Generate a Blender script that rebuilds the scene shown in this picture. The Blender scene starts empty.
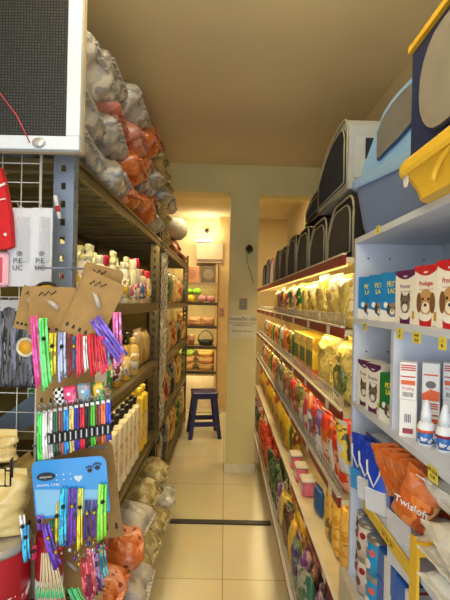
import bpy, math, random
from mathutils import Vector, Matrix, noise
C = bpy.context.scene.collection
R = math.radians
PI = math.pi
rnd = random.Random(7)
CAMZ, F, ROLL = 1.45, 440.0, R(1.2)

def at(px, py, Y):
    """world point at depth Y of a pixel of the photo"""
    dx, dy = px-225, -(py-302)
    x = dx*math.cos(ROLL)-dy*math.sin(ROLL); y = dx*math.sin(ROLL)+dy*math.cos(ROLL)
    return Vector((x/F*Y, Y, CAMZ+y/F*Y))

# ---------------------------------------------------------------- materials
MC = {}
def s2l(c):
    return tuple(((v/255)/12.92 if v/255 <= .04045 else ((v/255+.055)/1.055)**2.4) for v in c)
def new_mat(name):
    m = bpy.data.materials.new(name); m.use_nodes = True
    nt = m.node_tree; b = nt.nodes['Principled BSDF']
    return m, nt, b
def M(rgb, rough=.5, metal=0, var=.08, bump=0, scale=12, coat=0, emit=0, name='plain'):
    k = (rgb, rough, metal, var, bump, scale, coat, emit)
    if k in MC: return MC[k]
    m, nt, b = new_mat(name)
    c = s2l(rgb)
    tc = nt.nodes.new('ShaderNodeTexCoord'); n = nt.nodes.new('ShaderNodeTexNoise')
    n.inputs['Scale'].default_value = scale; n.inputs['Detail'].default_value = 4
    nt.links.new(tc.outputs['Object'], n.inputs['Vector'])
    r = nt.nodes.new('ShaderNodeValToRGB')
    r.color_ramp.elements[0].color = tuple(v*(1-var) for v in c)+(1,)
    r.color_ramp.elements[1].color = tuple(min(1, v*(1+var)) for v in c)+(1,)
    r.color_ramp.elements[0].position = .3; r.color_ramp.elements[1].position = .7
    nt.links.new(n.outputs['Fac'], r.inputs['Fac']); nt.links.new(r.outputs['Color'], b.inputs['Base Color'])
    b.inputs['Roughness'].default_value = rough; b.inputs['Metallic'].default_value = metal
    b.inputs['Coat Weight'].default_value = coat
    if emit:
        b.inputs['Emission Color'].default_value = c+(1,); b.inputs['Emission Strength'].default_value = emit
    if bump:
        bp = nt.nodes.new('ShaderNodeBump'); bp.inputs['Strength'].default_value = bump; bp.inputs['Distance'].default_value = .01
        nt.links.new(n.outputs['Fac'], bp.inputs['Height']); nt.links.new(bp.outputs['Normal'], b.inputs['Normal'])
    MC[k] = m
    return m
def PR(cols, scale=9, head=None, panel=None, rough=.35, stretch=(1, 1, 1), bump=.25, wave=False):
    """printed film / foil: patches of print, an optional header band and a pale panel"""
    k = ('P', tuple(cols), scale, head, panel, rough, stretch, wave)
    if k in MC: return MC[k]
    m, nt, b = new_mat('printed_film'); L = nt.links.new
    tc = nt.nodes.new('ShaderNodeTexCoord'); mp = nt.nodes.new('ShaderNodeMapping'); mp.inputs['Scale'].default_value = stretch
    n = nt.nodes.new('ShaderNodeTexNoise'); n.inputs['Scale'].default_value = scale; n.inputs['Detail'].default_value = 3
    mp.inputs['Location'].default_value = (hash(cols[0]) % 17, len(MC) % 13, 0)
    L(tc.outputs['Object'], mp.inputs['Vector']); L(mp.outputs['Vector'], n.inputs['Vector'])
    r = nt.nodes.new('ShaderNodeValToRGB'); cr = r.color_ramp; cr.interpolation = 'CONSTANT'
    N = len(cols)
    ps = [.0]+[.36+.28*i/max(1, N-1) for i in range(1, N)]
    for i, c in enumerate(cols):
        e = cr.elements[i] if i < 2 else cr.elements.new(ps[i])
        e.position = ps[i] if i else 0; e.color = s2l(c)+(1,)
    if N == 1: cr.elements[1].color = s2l(cols[0])+(1,)
    L(n.outputs['Fac'], r.inputs['Fac'])
    col = r.outputs['Color']
    sx = nt.nodes.new('ShaderNodeSeparateXYZ'); L(tc.outputs['Generated'], sx.inputs[0])
    def math_(op, a, v):
        q = nt.nodes.new('ShaderNodeMath'); q.operation = op
        if hasattr(a, 'links') or not isinstance(a, (int, float)): L(a, q.inputs[0])
        else: q.inputs[0].default_value = a
        if isinstance(v, (int, float)): q.inputs[1].default_value = v
        else: L(v, q.inputs[1])
        return q.outputs[0]
    def mix(fac, a, c):
        q = nt.nodes.new('ShaderNodeMix'); q.data_type = 'RGBA'
        L(fac, q.inputs['Factor']); L(a, q.inputs['A']); q.inputs['B'].default_value = s2l(c)+(1,)
        return q.outputs['Result']
    if panel:
        f = math_('MULTIPLY', math_('LESS_THAN', math_('ABSOLUTE', math_('SUBTRACT', sx.outputs[2], .38), 0), .17),
                  math_('LESS_THAN', math_('ABSOLUTE', math_('SUBTRACT', sx.outputs[0], .5), 0), .3))
        col = mix(f, col, panel)
    if head: col = mix(math_('GREATER_THAN', sx.outputs[2], .74), col, head)
    L(col, b.inputs['Base Color']); b.inputs['Roughness'].default_value = rough
    b.inputs['Coat Weight'].default_value = .3; b.inputs['Coat Roughness'].default_value = .2
    if bump:
        bp = nt.nodes.new('ShaderNodeBump'); bp.inputs['Strength'].default_value = bump; bp.inputs['Distance'].default_value = .008
        n2 = nt.nodes.new('ShaderNodeTexNoise'); n2.inputs['Scale'].default_value = scale*3; L(tc.outputs['Object'], n2.inputs['Vector'])
        L(n2.outputs['Fac'], bp.inputs['Height']); L(bp.outputs['Normal'], b.inputs['Normal'])
    MC[k] = m
    return m
def film(tint=(230, 235, 240), fac=.3):
    k = ('film', tint, fac)
    if k in MC: return MC[k]
    m, nt, b = new_mat('clear_film'); L = nt.links.new
    tr = nt.nodes.new('ShaderNodeBsdfTransparent'); mx = nt.nodes.new('ShaderNodeMixShader'); mx.inputs[0].default_value = fac
    b.inputs['Base Color'].default_value = s2l(tint)+(1,); b.inputs['Roughness'].default_value = .15
    L(tr.outputs[0], mx.inputs[1]); L(b.outputs[0], mx.inputs[2]); L(mx.outputs[0], nt.nodes['Material Output'].inputs[0])
    MC[k] = m
    return m
def tile_mat():
    m, nt, b = new_mat('glossy_floor_tile'); L = nt.links.new
    tc = nt.nodes.new('ShaderNodeTexCoord'); mp = nt.nodes.new('ShaderNodeMapping'); mp.inputs['Location'].default_value = (.583, .1, 0)
    br = nt.nodes.new('ShaderNodeTexBrick'); br.offset = 0
    br.inputs['Scale'].default_value = 1; br.inputs['Brick Width'].default_value = .6; br.inputs['Row Height'].default_value = .6
    br.inputs['Mortar Size'].default_value = .0022; br.inputs['Mortar Smooth'].default_value = .1
    br.inputs['Color1'].default_value = s2l((208, 194, 158))+(1,); br.inputs['Color2'].default_value = s2l((203, 189, 152))+(1,)
    br.inputs['Mortar'].default_value = s2l((140, 122, 92))+(1,)
    L(tc.outputs['Object'], mp.inputs[0]); L(mp.outputs[0], br.inputs['Vector'])
    n = nt.nodes.new('ShaderNodeTexNoise'); n.inputs['Scale'].default_value = 3.5; n.inputs['Detail'].default_value = 6; L(tc.outputs['Object'], n.inputs[0])
    mx = nt.nodes.new('ShaderNodeMix'); mx.data_type = 'RGBA'; mx.blend_type = 'MULTIPLY'; mx.inputs['Factor'].default_value = .25
    L(br.outputs['Color'], mx.inputs['A']); L(n.outputs['Color'], mx.inputs['B'])
    L(mx.outputs['Result'], b.inputs['Base Color']); b.inputs['Roughness'].default_value = .16
    return m

# ---------------------------------------------------------------- mesh builder
class MB:
    def __init__(s): s.v = []; s.f = []; s.mi = []; s.sm = []
    def add(s, vs, fs, mi=0, sm=False, T=None):
        o = len(s.v)
        for p in vs: s.v.append(tuple(T @ Vector(p)) if T else tuple(p))
        for f in fs: s.f.append([i+o for i in f]); s.mi.append(mi); s.sm.append(sm)
    def box(s, x0, x1, y0, y1, z0, z1, mi=0, T=None, bev=0):
        if bev:
            b = min(bev, (x1-x0)*.45, (y1-y0)*.45, (z1-z0)*.45); vs = []
            for z, i in ((z0, b), (z0+b, 0), (z1-b, 0), (z1, b)):
                a0, a1, c0, c1 = x0+i, x1-i, y0+i, y1-i
                vs += [(a0+b, c0, z), (a1-b, c0, z), (a1, c0+b, z), (a1, c1-b, z), (a1-b, c1, z), (a0+b, c1, z), (a0, c1-b, z), (a0, c0+b, z)]
            fs = [[7, 6, 5, 4, 3, 2, 1, 0], [24+k for k in range(8)]]
            for l in range(3):
                for k in range(8): fs.append([l*8+k, l*8+(k+1) % 8, l*8+8+(k+1) % 8, l*8+8+k])
            s.add(vs, fs, mi, False, T); return
        vs = [(x0, y0, z0), (x1, y0, z0), (x1, y1, z0), (x0, y1, z0), (x0, y0, z1), (x1, y0, z1), (x1, y1, z1), (x0, y1, z1)]
        s.add(vs, [[3, 2, 1, 0], [4, 5, 6, 7], [0, 1, 5, 4], [1, 2, 6, 5], [2, 3, 7, 6], [3, 0, 4, 7]], mi, False, T)
    def lathe(s, prof, n=16, mi=0, T=None, sm=True, c=(0, 0), sq=1):
        vs = []; fs = []
        for r, z in prof:
            for k in range(n):
                a = 2*PI*k/n; vs.append((c[0]+r*math.cos(a), c[1]+r*math.sin(a)*sq, z))
        for i in range(len(prof)-1):
            for k in range(n): fs.append([i*n+k, i*n+(k+1) % n, (i+1)*n+(k+1) % n, (i+1)*n+k])
        fs.append([k for k in range(n)][::-1]); fs.append([(len(prof)-1)*n+k for k in range(n)])
        s.add(vs, fs, mi, sm, T)
    def tube(s, pts, r=.003, n=6, mi=0, T=None, closed=False):
        pts = [Vector(p) for p in pts]; vs = []; fs = []; m = len(pts)
        for i, p in enumerate(pts):
            a = pts[(i-1) % m] if (closed or i) else p; b = pts[(i+1) % m] if (closed or i < m-1) else p
            d = (b-a).normalized(); u = d.cross(Vector((0, 0, 1)))
            if u.length < .2: u = d.cross(Vector((0, 1, 0)))
            u.normalize(); w = d.cross(u).normalized()
            for k in range(n):
                t = 2*PI*k/n; vs.append(p+u*(r*math.cos(t))+w*(r*math.sin(t)))
        for i in range(m if closed else m-1):
            j = (i+1) % m
            for k in range(n): fs.append([i*n+k, i*n+(k+1) % n, j*n+(k+1) % n, j*n+k])
        if not closed: fs.append(list(range(n))[::-1]); fs.append([(m-1)*n+k for k in range(n)])
        s.add(vs, fs, mi, True, T)
    def prism(s, poly, y0, y1, mi=0, T=None, sm=False):
        """polygon in XZ extruded along Y"""
        n = len(poly); vs = [(x, y0, z) for x, z in poly]+[(x, y1, z) for x, z in poly]
        fs = [list(range(n)), list(range(n, 2*n))[::-1]]+[[(i+1) % n, i, n+i, n+(i+1) % n] for i in range(n)]
        s.add(vs, fs, mi, sm, T)
    def disc(s, cx, cz, rx, rz, y, t=.0006, mi=0, n=18):
        s.prism([(cx+rx*math.cos(2*PI*k/n), cz+rz*math.sin(2*PI*k/n)) for k in range(n)], y-t, y, mi)
    def mesh(s, name, mats):
        me = bpy.data.meshes.new(name); me.from_pydata(s.v, [], s.f)
        for m in (mats if isinstance(mats, (list, tuple)) else [mats]): me.materials.append(m)
        me.polygons.foreach_set('material_index', s.mi); me.polygons.foreach_set('use_smooth', s.sm); me.update()
        import bmesh
        bm = bmesh.new(); bm.from_mesh(me); bmesh.ops.recalc_face_normals(bm, faces=bm.faces); bm.to_mesh(me); bm.free()
        return me
    def build(s, name, mats, parent=None, loc=(0, 0, 0), rot=(0, 0, 0)):
        return put(name, s.mesh(name, mats), parent, loc, rot)
def put(name, me, parent=None, loc=(0, 0, 0), rot=(0, 0, 0)):
    o = bpy.data.objects.new(name, me); C.objects.link(o); o.parent = parent; o.location = loc; o.rotation_euler = rot
    return o
def tag(o, label=None, cat=None, group=None, kind=None):
    if label: o['label'] = label
    if cat: o['category'] = cat
    if group: o['group'] = group
    if kind: o['kind'] = kind
    return o
def empty(name, label, cat, loc=(0, 0, 0), rot=(0, 0, 0), group=None):
    o = bpy.data.objects.new(name, None); C.objects.link(o); o.empty_display_size = .05
    o.location = loc; o.rotation_euler = rot if isinstance(rot, tuple) else (0, 0, rot)
    return tag(o, label, cat, group)
KIDS = {}
def copy_tree(o, parent=None, loc=None, rot=None, label=None, group=None, scale=None):
    c = o.copy(); C.objects.link(c); c.parent = parent
    for ch in o.children: copy_tree(ch, c)
    if loc is not None: c.location = loc
    if rot is not None: c.rotation_euler = rot if isinstance(rot, tuple) else (0, 0, rot)
    if scale is not None: c.scale = scale
    if label: c['label'] = label
    if group: c['group'] = group
    return c
def text(body, size, m, parent, loc, rot=(PI/2, 0, 0), ex=.0004, name='lettering', align='CENTER', sx=1):
    cu = bpy.data.curves.new('t', 'FONT'); cu.body = body; cu.size = size; cu.extrude = ex; cu.align_x = align; cu.align_y = 'CENTER'; cu.resolution_u = 2
    t = bpy.data.objects.new('t', cu); C.objects.link(t)
    dg = bpy.context.evaluated_depsgraph_get(); me = bpy.data.meshes.new_from_object(t.evaluated_get(dg))
    bpy.data.objects.remove(t); me.materials.clear(); me.materials.append(m)
    o = put(name, me, parent, loc, rot); o.scale = (sx, 1, 1)
    return o
def ordw(n):
    b = 'first second third fourth fifth sixth seventh eighth ninth tenth eleventh twelfth thirteenth fourteenth fifteenth sixteenth seventeenth eighteenth nineteenth twentieth'.split()
    if n <= 20: return b[n-1]
    t = {2: 'twenty', 3: 'thirty', 4: 'forty'}[n//10]
    return t+'-'+b[n % 10-1] if n % 10 else {3: 'thirtieth', 4: 'fortieth'}[n//10]

FACE_L, FACE_R = R(-90), R(90)     # FACE_L: front looks towards -X (right side shelves), FACE_R: towards +X

# ---------------------------------------------------------------- generic goods
PC = {}
def pillow_mb(w, h, t, seed=0, crumple=.1, nx=10, nz=14, gus=3.0):
    b = MB(); vs = []; idx = {}
    def P(i, j, side):
        u = 2*i/nx-1; v = 2*j/nz-1
        e = (1-abs(u)**gus)*(1-abs(v)**4)
        nn = noise.noise(Vector((u*1.7+seed*3.1, side*5, v*2.1+seed))) + .5*noise.noise(Vector((u*4.3+seed, side*9, v*5+seed*2)))
        y = side*(t/2)*max(0, e)**.6*min(1.12, 1+crumple*3.2*nn)
        dx = crumple*w*.35*noise.noise(Vector((seed+7, v*2.2, u))); dz = crumple*h*.3*noise.noise(Vector((u*2.2, seed+3, v)))
        return (u*w/2*(1-.05*(1-v*v))+dx, y, (v+1)/2*h+dz*(1+v)/2)
    for side in (-1, 1):
        for j in range(nz+1):
            for i in range(nx+1):
                edge = i in (0, nx) or j in (0, nz)
                if side == 1 and edge: idx[(side, i, j)] = idx[(-1, i, j)]; continue
                p = P(i, j, side)
                if edge: p = (p[0], 0, p[2])
                idx[(side, i, j)] = len(vs); vs.append(p)
    zm = min(p[2] for p in vs); vs = [(p[0], p[1], p[2]-zm) for p in vs]
    fs = []
    for side in (-1, 1):
        for j in range(nz):
            for i in range(nx):
                q = [idx[(side, i, j)], idx[(side, i+1, j)], idx[(side, i+1, j+1)], idx[(side, i, j+1)]]
                fs.append(q if side == -1 else q[::-1])
    b.add(vs, fs, 0, True); return b
def packet(name, mat, w, h, t, label, cat, loc, rot=0, group=None, var=0, crumple=.1, seal=True, sealmat=None, hi=False):
    """sealed film packet standing on its lower edge"""
    k = (round(w, 3), round(h, 3), round(t, 3), mat.name, var, crumple)
    if k not in PC: PC[k] = pillow_mb(w, h, t, var, crumple, *((18, 26) if hi else (10, 14))).mesh(name, mat)
    o = put(name, PC[k], None, loc, rot if isinstance(rot, tuple) else (0, 0, rot)); tag(o, label, cat, group)
    if seal:
        ks = ('s', round(w, 3), (sealmat or mat).name)
        if ks not in PC:
            b = MB(); n = 12
            for i in range(n):
                x0 = -w/2*.98+i*w*.98/n; b.box(x0, x0+w*.98/n, -.0012-(i % 2)*.0006, .0012+(i % 2)*.0006, -.004, .016)
            PC[ks] = b.mesh('top_seal', sealmat or mat)
        put('top_seal', PC[ks], o, (0, 0, h*.985))
    return o
def carton(name, w, d, h, mats, label, cat, loc, rot=0, group=None, art=None):
    """small printed box: body with bevelled edges and printed front / side art"""
    k = ('c', w, d, h, mats[0].name)
    if k not in PC:
        b = MB(); b.box(-w/2, w/2, -d/2, d/2, 0, h, bev=.0012); PC[k] = b.mesh('carton_body', mats[0])
    r = empty(name, label, cat, loc, rot, group); put('carton_body', PC[k], r)
    if art: art(r, w, d, h)
    return r

# ================================================================ SETTING
wallm = M((205, 190, 150), .75, var=.05, bump=.05, scale=2.2, name='wall_paint')
ceilm = M((224, 208, 166), .8, var=.07, bump=.03, scale=1.3, name='ceiling_paint')
def struct(name, x0, x1, y0, y1, z0, z1, m):
    b = MB(); b.box(x0, x1, y0, y1, z0, z1); return tag(b.build(name, m), kind='structure')
XL, XR, YF, ZC = -1.0, .86, 6.2, 2.62
struct('floor', XL-.1, XR+.1, -1.6, YF+.1, -.1, 0, tile_mat())
struct('ceiling', XL-.1, XR+.1, -.6, YF+.1, ZC, ZC+.1, ceilm)
struct('wall_left', XL-.1, XL, -.6, YF+.1, 0, ZC, wallm)
struct('wall_right', XR, XR+.1, -.6, YF+.1, 0, ZC, wallm)
struct('wall_far', XL, XR, YF, YF+.1, 0, ZC, M((226, 204, 150), .7, var=.04, scale=2))
# pillar with its beam
PY = 3.75
pm = M((206, 196, 146), .7, var=.06, bump=.06, scale=3)
struct('wall_pillar', .03, .275, PY, PY+.25, 0, ZC, pm)
bb = MB(); T = Matrix.Translation((0, PY, 0)) @ Matrix.Rotation(R(2), 4, 'Z')
bb.box(XL+.02, .03, 0, .22, 2.385, ZC, T=T); bb.box(.275, XR-.02, 0, .22, 2.37, ZC, T=T)
tag(bb.build('wall_beam', pm), kind='structure')
struct('wall_jamb', -.095, .2, YF-.16, YF, 0, ZC, M((214, 182, 122), .6))
struct('baseboard_pillar', .022, .283, PY-.012, PY, 0, .07, M((214, 206, 180), .4))
struct('trim_1', -.33, .33, 2.865, 2.915, 0, .008, M((34, 28, 22), .45))
struct('trim_2', -.5, -.02, YF-.47, YF-.455, 0, .004, M((60, 46, 26), .5))

# ================================================================ CAMERA, WORLD, LIGHT
cam = bpy.data.cameras.new('camera'); co = bpy.data.objects.new('camera', cam); C.objects.link(co)
cam.sensor_fit = 'VERTICAL'; cam.sensor_height = 36; cam.lens = 36*F/600; cam.shift_y = 2/600
co.matrix_world = Matrix.Translation((0, 0, CAMZ)) @ Matrix.Rotation(PI/2, 4, 'X') @ Matrix.Rotation(ROLL, 4, 'Z')
cam.clip_start = .02
bpy.context.scene.camera = co
sc = bpy.context.scene
sc.view_settings.view_transform = 'Standard'; sc.view_settings.look = 'None'; sc.view_settings.gamma = 1; sc.view_settings.exposure = -.12
w = bpy.data.worlds.new('world'); sc.world = w; w.use_nodes = True
w.node_tree.nodes['Background'].inputs[0].default_value = (.78, .88, 1, 1); w.node_tree.nodes['Background'].inputs[1].default_value = 1.6
def area(name, loc, rot, sx, sy, power, col):
    l = bpy.data.lights.new(name, 'AREA'); l.shape = 'RECTANGLE'; l.size = sx; l.size_y = sy; l.energy = power; l.color = col
    o = bpy.data.objects.new(name, l); C.objects.link(o); o.location = loc; o.rotation_euler = rot
    return o
WARM = (1, .80, .42); WHITEW = (1, .86, .62)
area('back_ceiling_light', (-.25, 4.3, 2.57), (0, 0, 0), .25, .5, 16, WHITEW)
area('back_ceiling_light', (.45, 4.3, 2.57), (0, 0, 0), .2, .5, 10, WARM)
area('wall_tube_light', (-.30, 5.93, 2.31), (R(180-25), 0, 0), .32, .03, 4, WHITEW)
area('added_fill_up', (-.1, .66, 2.37), (R(180-32), 0, 0), .1, .8, 8, WARM)  # added upward fill to brighten the ceiling, not a known lamp
area('added_fill_down', (-.1, .66, 2.32), (R(32), 0, 0), .1, .8, 4.5, WARM)  # added downward fill from the same invented pendant
# shopfront daylight falling in behind the camera
area('shopfront_daylight', (-.1, -.55, 1.35), (R(90), 0, 0), 1.7, 2.2, 20, (.86, .93, 1))
r = empty('added_pendant', 'long white pendant added out of view above the camera to brighten the ceiling', 'lamp', (-.1, .66, 2.33))  # invented fixture, out of view, carrying the two added fill lights
b = MB(); b.box(-.04, .04, -.45, .45, 0, .03, bev=.004); b.build('housing', M((235, 235, 225), .4), r)
for yy in (-.35, .35): b = MB(); b.tube([(0, yy, .03), (0, yy, .29)], .003, 6); b.build('cable', M((40, 40, 40), .4), r)
r = empty('wall_tube_lamp', 'short white tube lamp on the far wall just above the air conditioner', 'lamp', (-.30, 6.0, 2.262))
b = MB(); b.box(-.11, .11, 0, .2, 0, .012); b.build('bracket', M((235, 225, 205), .4), r)
b = MB(); b.tube([(-.1, -.01, .018), (.1, -.01, .018)], .014, 8); b.build('tube', M((255, 240, 205), .4, emit=3), r)

# ================================================================ LEFT RACK
LX, LXB = -.45, -.93          # front and back of the rack
LSH = [1.86, 1.43, 1.045, .57, .12]
steel = M((128, 140, 158), .42, .35, var=.12, scale=20)
darksteel = M((104, 92, 62), .35, .7, var=.15, scale=16)
dark = M((22, 22, 22), .5)
def post(y, parent, m):
    b = MB(); zt = 2.0
    # slotted angle: one flange faces the camera, the other the aisle; slots cut as real gaps
    rows = 38; dz = zt/rows; w_ = .06
    for i in range(rows):
        z = i*dz
        b.box(LX-w_, LX-.038, y, y+.003, z, z+dz); b.box(LX-.024, LX, y, y+.003, z, z+dz); b.box(LX-.038, LX-.024, y, y+.003, z, z+dz*.62)
        b.box(LX-.003, LX, y+.003, y+.014, z, z+dz); b.box(LX-.003, LX, y+.024, y+.04, z, z+dz); b.box(LX-.003, LX, y+.014, y+.024, z, z+dz*.62)
    o = b.build('upright', m, parent)
    b = MB(); b.box(LXB, LXB+.04, y, y+.003, 0, zt); b.box(LXB, LXB+.003, y, y+.04, 0, zt); b.build('upright', m, parent)
def rack(label, y0, y1, shelves, near_steel):
    r = empty('metal_rack', label, 'shelf rack', (0, 0, 0))
    post(y0, r, near_steel); post(y1-.04, r, darksteel)
    for i, z in enumerate(shelves):
        b = MB(); n = int((y1-y0)/.3)
        for k in range(n):
            a = y0+.004+(y1-y0-.01)*k/n; c = y0+(y1-y0-.01)*(k+1)/n
            b.box(LXB+.01, LX-.004, a, c-.003, z-.012, z)
            for q in (1, 2, 3):
                yy = a+(c-a)*q/4; b.box(LXB+.03, LX-.04, yy-.006, yy+.006, z-.022, z-.012)
        s = b.build('shelf', M((122, 112, 74), .4, .4, var=.12), r)
        b = MB(); b.box(LX-.003, LX+.002, y0+.04, y1-.04, z-.045, z+.004); b.box(LX+.002, LX+.009, y0+.04, y1-.04, z-.008, z+.004); b.box(LX+.002, LX+.009, y0+.04, y1-.04, z-.045, z-.036)
        b.build('front_beam', M((112, 98, 66), .3, .7, var=.1, scale=30), s)
    b = MB()
    for k in range(24):
        z = .1+k*.075; b.box(LXB-.006, LXB, y0, y1, z, z+.068)
        b.box(LXB-.002, LXB+.004, y0, y1, z+.068, z+.075)
    b.build('back_panel', M((100, 92, 48), .45, .3, var=.15), r)
    return r
rack('slotted grey steel rack along the left wall, the near bay full of bottles', 1.29, 3.02, LSH, steel)
rack('far bay of the left steel rack beyond the hanging chains, reaching the back room', 3.06, 5.35, [1.86, 1.43, 1.0, .57, .12], darksteel)
for i, (y0, y1, z) in enumerate(((1.5, 2.9, 1.86), (1.5, 2.9, 1.045), (3.3, 5.1, 1.86), (1.5, 2.9, 1.43))):
    o = area('shelf_strip_or_fill', (LX-.018, (y0+y1)/2, z-.021), (0, 0, 0), .012, y1-y0, [4.2, 1.5, 4, 2.2][i], WARM)
    t = tag((lambda b: (b.box(-.007, .007, y0, y1, z-.02, z-.0125), b.build('strip_lamp', M((255, 226, 140), .4, emit=1)))[1])(MB()),
            'thin warm strip lamp under the '+['top shelf of the near left rack bay', 'second left shelf above the white canisters', 'top shelf of the far left rack bay', 'spray bottle shelf of the near left rack bay'][i], 'lamp', 'strip lamps under the left shelves')
    t.location.x = LX-.018

# ---- bottles
def bottle(name, kind, rb, h, colb, colc, coll, label, loc, rot=0, group=None):
    r = empty(name, label, 'bottle', loc, rot, group)
    k = ('b', kind, rb, h, colb, colc, coll)
    if k not in PC:
        B = MB(); Cc = MB(); Lb = MB()
        if kind == 'aerosol':
            B.lathe([(rb*.94, 0), (rb, .004), (rb, h*.74), (rb*.8, h*.78)]); Cc.lathe([(rb*.82, h*.775), (rb*.86, h*.79), (rb*.86, h*.95), (rb*.7, h)])
            Lb.lathe([(rb*1.01, h*.1), (rb*1.01, h*.45)])
        elif kind == 'pump':
            B.lathe([(rb*.9, 0), (rb, .006), (rb, h*.62), (rb*.85, h*.7), (rb*.35, h*.76), (rb*.35, h*.78)], sq=.75)
            Cc.lathe([(rb*.45, h*.775), (rb*.45, h*.85), (rb*.15, h*.86), (rb*.15, h*.93)]); Cc.box(-rb*.9, rb*.35, -rb*.25, rb*.25, h*.93, h)
            Lb.lathe([(rb*1.01, h*.14), (rb*1.01, h*.55)], sq=.76)
        elif kind == 'spray':
            B.lathe([(rb*.9, 0), (rb, .006), (rb, h*.55), (rb*.55, h*.68), (rb*.4, h*.76)], sq=.8)
            Cc.lathe([(rb*.5, h*.75), (rb*.5, h*.83), (rb*.35, h*.85), (rb*.35, h*.9)]); Cc.box(-rb*.5, rb*1.25, -rb*.32, rb*.32, h*.89, h, bev=.003); Cc.box(rb*.7, rb*.9, -.004, .004, h*.72, h*.9)
            Lb.lathe([(rb*1.01, h*.1), (rb*1.01, h*.5)], sq=.81)
        else:
            B.lathe([(rb*.9, 0), (rb, .006), (rb, h*.7), (rb*.8, h*.78), (rb*.42, h*.84)]); Cc.lathe([(rb*.5, h*.835), (rb*.52, h*.97), (rb*.45, h)])
            Lb.lathe([(rb*1.01, h*.15), (rb*1.01, h*.6)])
        PC[k] = (B.mesh('body', M(colb, .25, coat=.4)), Cc.mesh('cap', M(colc, .3)), Lb.mesh('label', PR([coll, (245, 240, 230), tuple(int(c*.6) for c in coll)], 30, bump=0)))
    me = PC[k]
    put('body', me[0], r); put('trigger' if kind == 'spray' else ('pump' if kind == 'pump' else 'cap'), me[1], r); put('label', me[2], r)
    return r
cream = (240, 228, 180)
row1 = [('spray', .03, .215, cream, (248, 238, 170)), ('pump', .032, .2, (235, 230, 215), (250, 240, 175)), ('spray', .03, .22, (232, 232, 226), (250, 244, 200)),
        ('plain', .03, .19, (236, 220, 190), (250, 246, 215)), ('aerosol', .027, .2, (220, 214, 200), (170, 24, 50)), ('spray', .03, .23, (246, 238, 200), (252, 244, 190)),
        ('pump', .033, .21, (238, 232, 200), (246, 236, 180)), ('plain', .03, .2, (228, 224, 214), (240, 236, 220)), ('spray', .031, .235, (240, 232, 190), (250, 246, 200)),
        ('aerosol', .028, .23, (225, 215, 180), (235, 225, 195)), ('aerosol', .033, .245, (226, 210, 200), (216, 12, 92)), ('plain', .033, .19, (214, 196, 170), (196, 190, 160)),
        ('plain', .036, .2, (228, 196, 176), (200, 60, 60)), ('aerosol', .03, .2, (230, 200, 180), (204, 40, 60)), ('plain', .03, .17, (220, 205, 160), (220, 205, 160))]
lcols = [(200, 60, 70), (220, 190, 60), (90, 140, 90), (190, 80, 120), (120, 90, 60), (70, 110, 160)]
kn = {'spray': 'white trigger spray bottle', 'pump': 'cream pump bottle', 'plain': 'squat screw-cap bottle', 'aerosol': 'slim aerosol can'}
kname = {'spray': 'spray_bottle', 'pump': 'pump_bottle', 'plain': 'shampoo_bottle', 'aerosol': 'aerosol_can'}
for i, (k, rb, h, cb, cc) in enumerate(row1):
    y = 1.40+i*.1
    lab = 'aerosol can with a bright magenta cap and magenta band on the left top shelf' if i == 10 else f'{kn[k]}, {ordw(i+1)} from the near post, front row of left upper shelf'
    bottle(kname[k], k, rb, h, cb, cc, (206, 16, 90) if i == 10 else lcols[i % 6], lab, (-.5 + (.01 if i % 2 else 0), y, 1.43), FACE_R, 'bottles in the front row of the left upper shelf')
for i in range(14):
    k, rb, h, cb, cc = row1[(i*5+2) % 10]
    bottle(kname[k], k, rb, h+.02, cb, cc, lcols[(i*5) % 6], f'{kn[k]}, {ordw(i+1)} from the near post, back row of left upper shelf', (-.62, 1.42+i*.105, 1.43), FACE_R, 'bottles in the back row of the left upper shelf')
row2 = [('pump', .034, .2, (222, 160, 40), (110, 80, 170), (210, 150, 60)), ('plain', .03, .17, (236, 225, 200), (190, 40, 40), (200, 50, 60)), ('spray', .03, .21, (226, 214, 160), (120, 90, 180), (40, 130, 70)),
        ('plain', .03, .18, (24, 110, 70), (240, 240, 230), (240, 240, 230)), ('pump', .03, .19, (206, 150, 50), (20, 20, 20), (120, 40, 60)), ('plain', .032, .16, (130, 40, 56), (30, 24, 24), (220, 200, 190)),
        ('spray', .034, .24, (220, 176, 70), (24, 24, 24), (236, 200, 120)), ('plain', .035, .22, (224, 180, 70), (226, 190, 90), (240, 220, 160)), ('plain', .036, .2, (226, 196, 110), (230, 200, 120), (180, 150, 80))]
nm2 = ['amber pump bottle with violet head', 'white bottle with red cap', 'pale spray bottle with violet trigger', 'dark green bottle with white cap', 'amber pump bottle with black head', 'wine red bottle with dark cap', 'tall amber bottle with black trigger', 'tall honey coloured bottle', 'broad straw coloured bottle']
for i, (k, rb, h, cb, cc, cl) in enumerate(row2):
    bottle(kname[k], k, rb, h, cb, cc, cl, nm2[i]+' on the left shelf behind the hanging collars', (-.5-.03*(i % 2), 1.72+i*.085, 1.045), FACE_R, 'bottles on the left second shelf')
for i in range(8):
    k, rb, h, cb, cc, cl = row2[(i*4+2) % 9]
    bottle(kname[k], k, rb, h+.01, cb, cc, cl, f'{nm2[(i*4+2)%9]}, {ordw(i+1)} in the back row of left second shelf', (-.64, 1.5+i*.12, 1.045), FACE_R, 'back row on the left second shelf')
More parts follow.
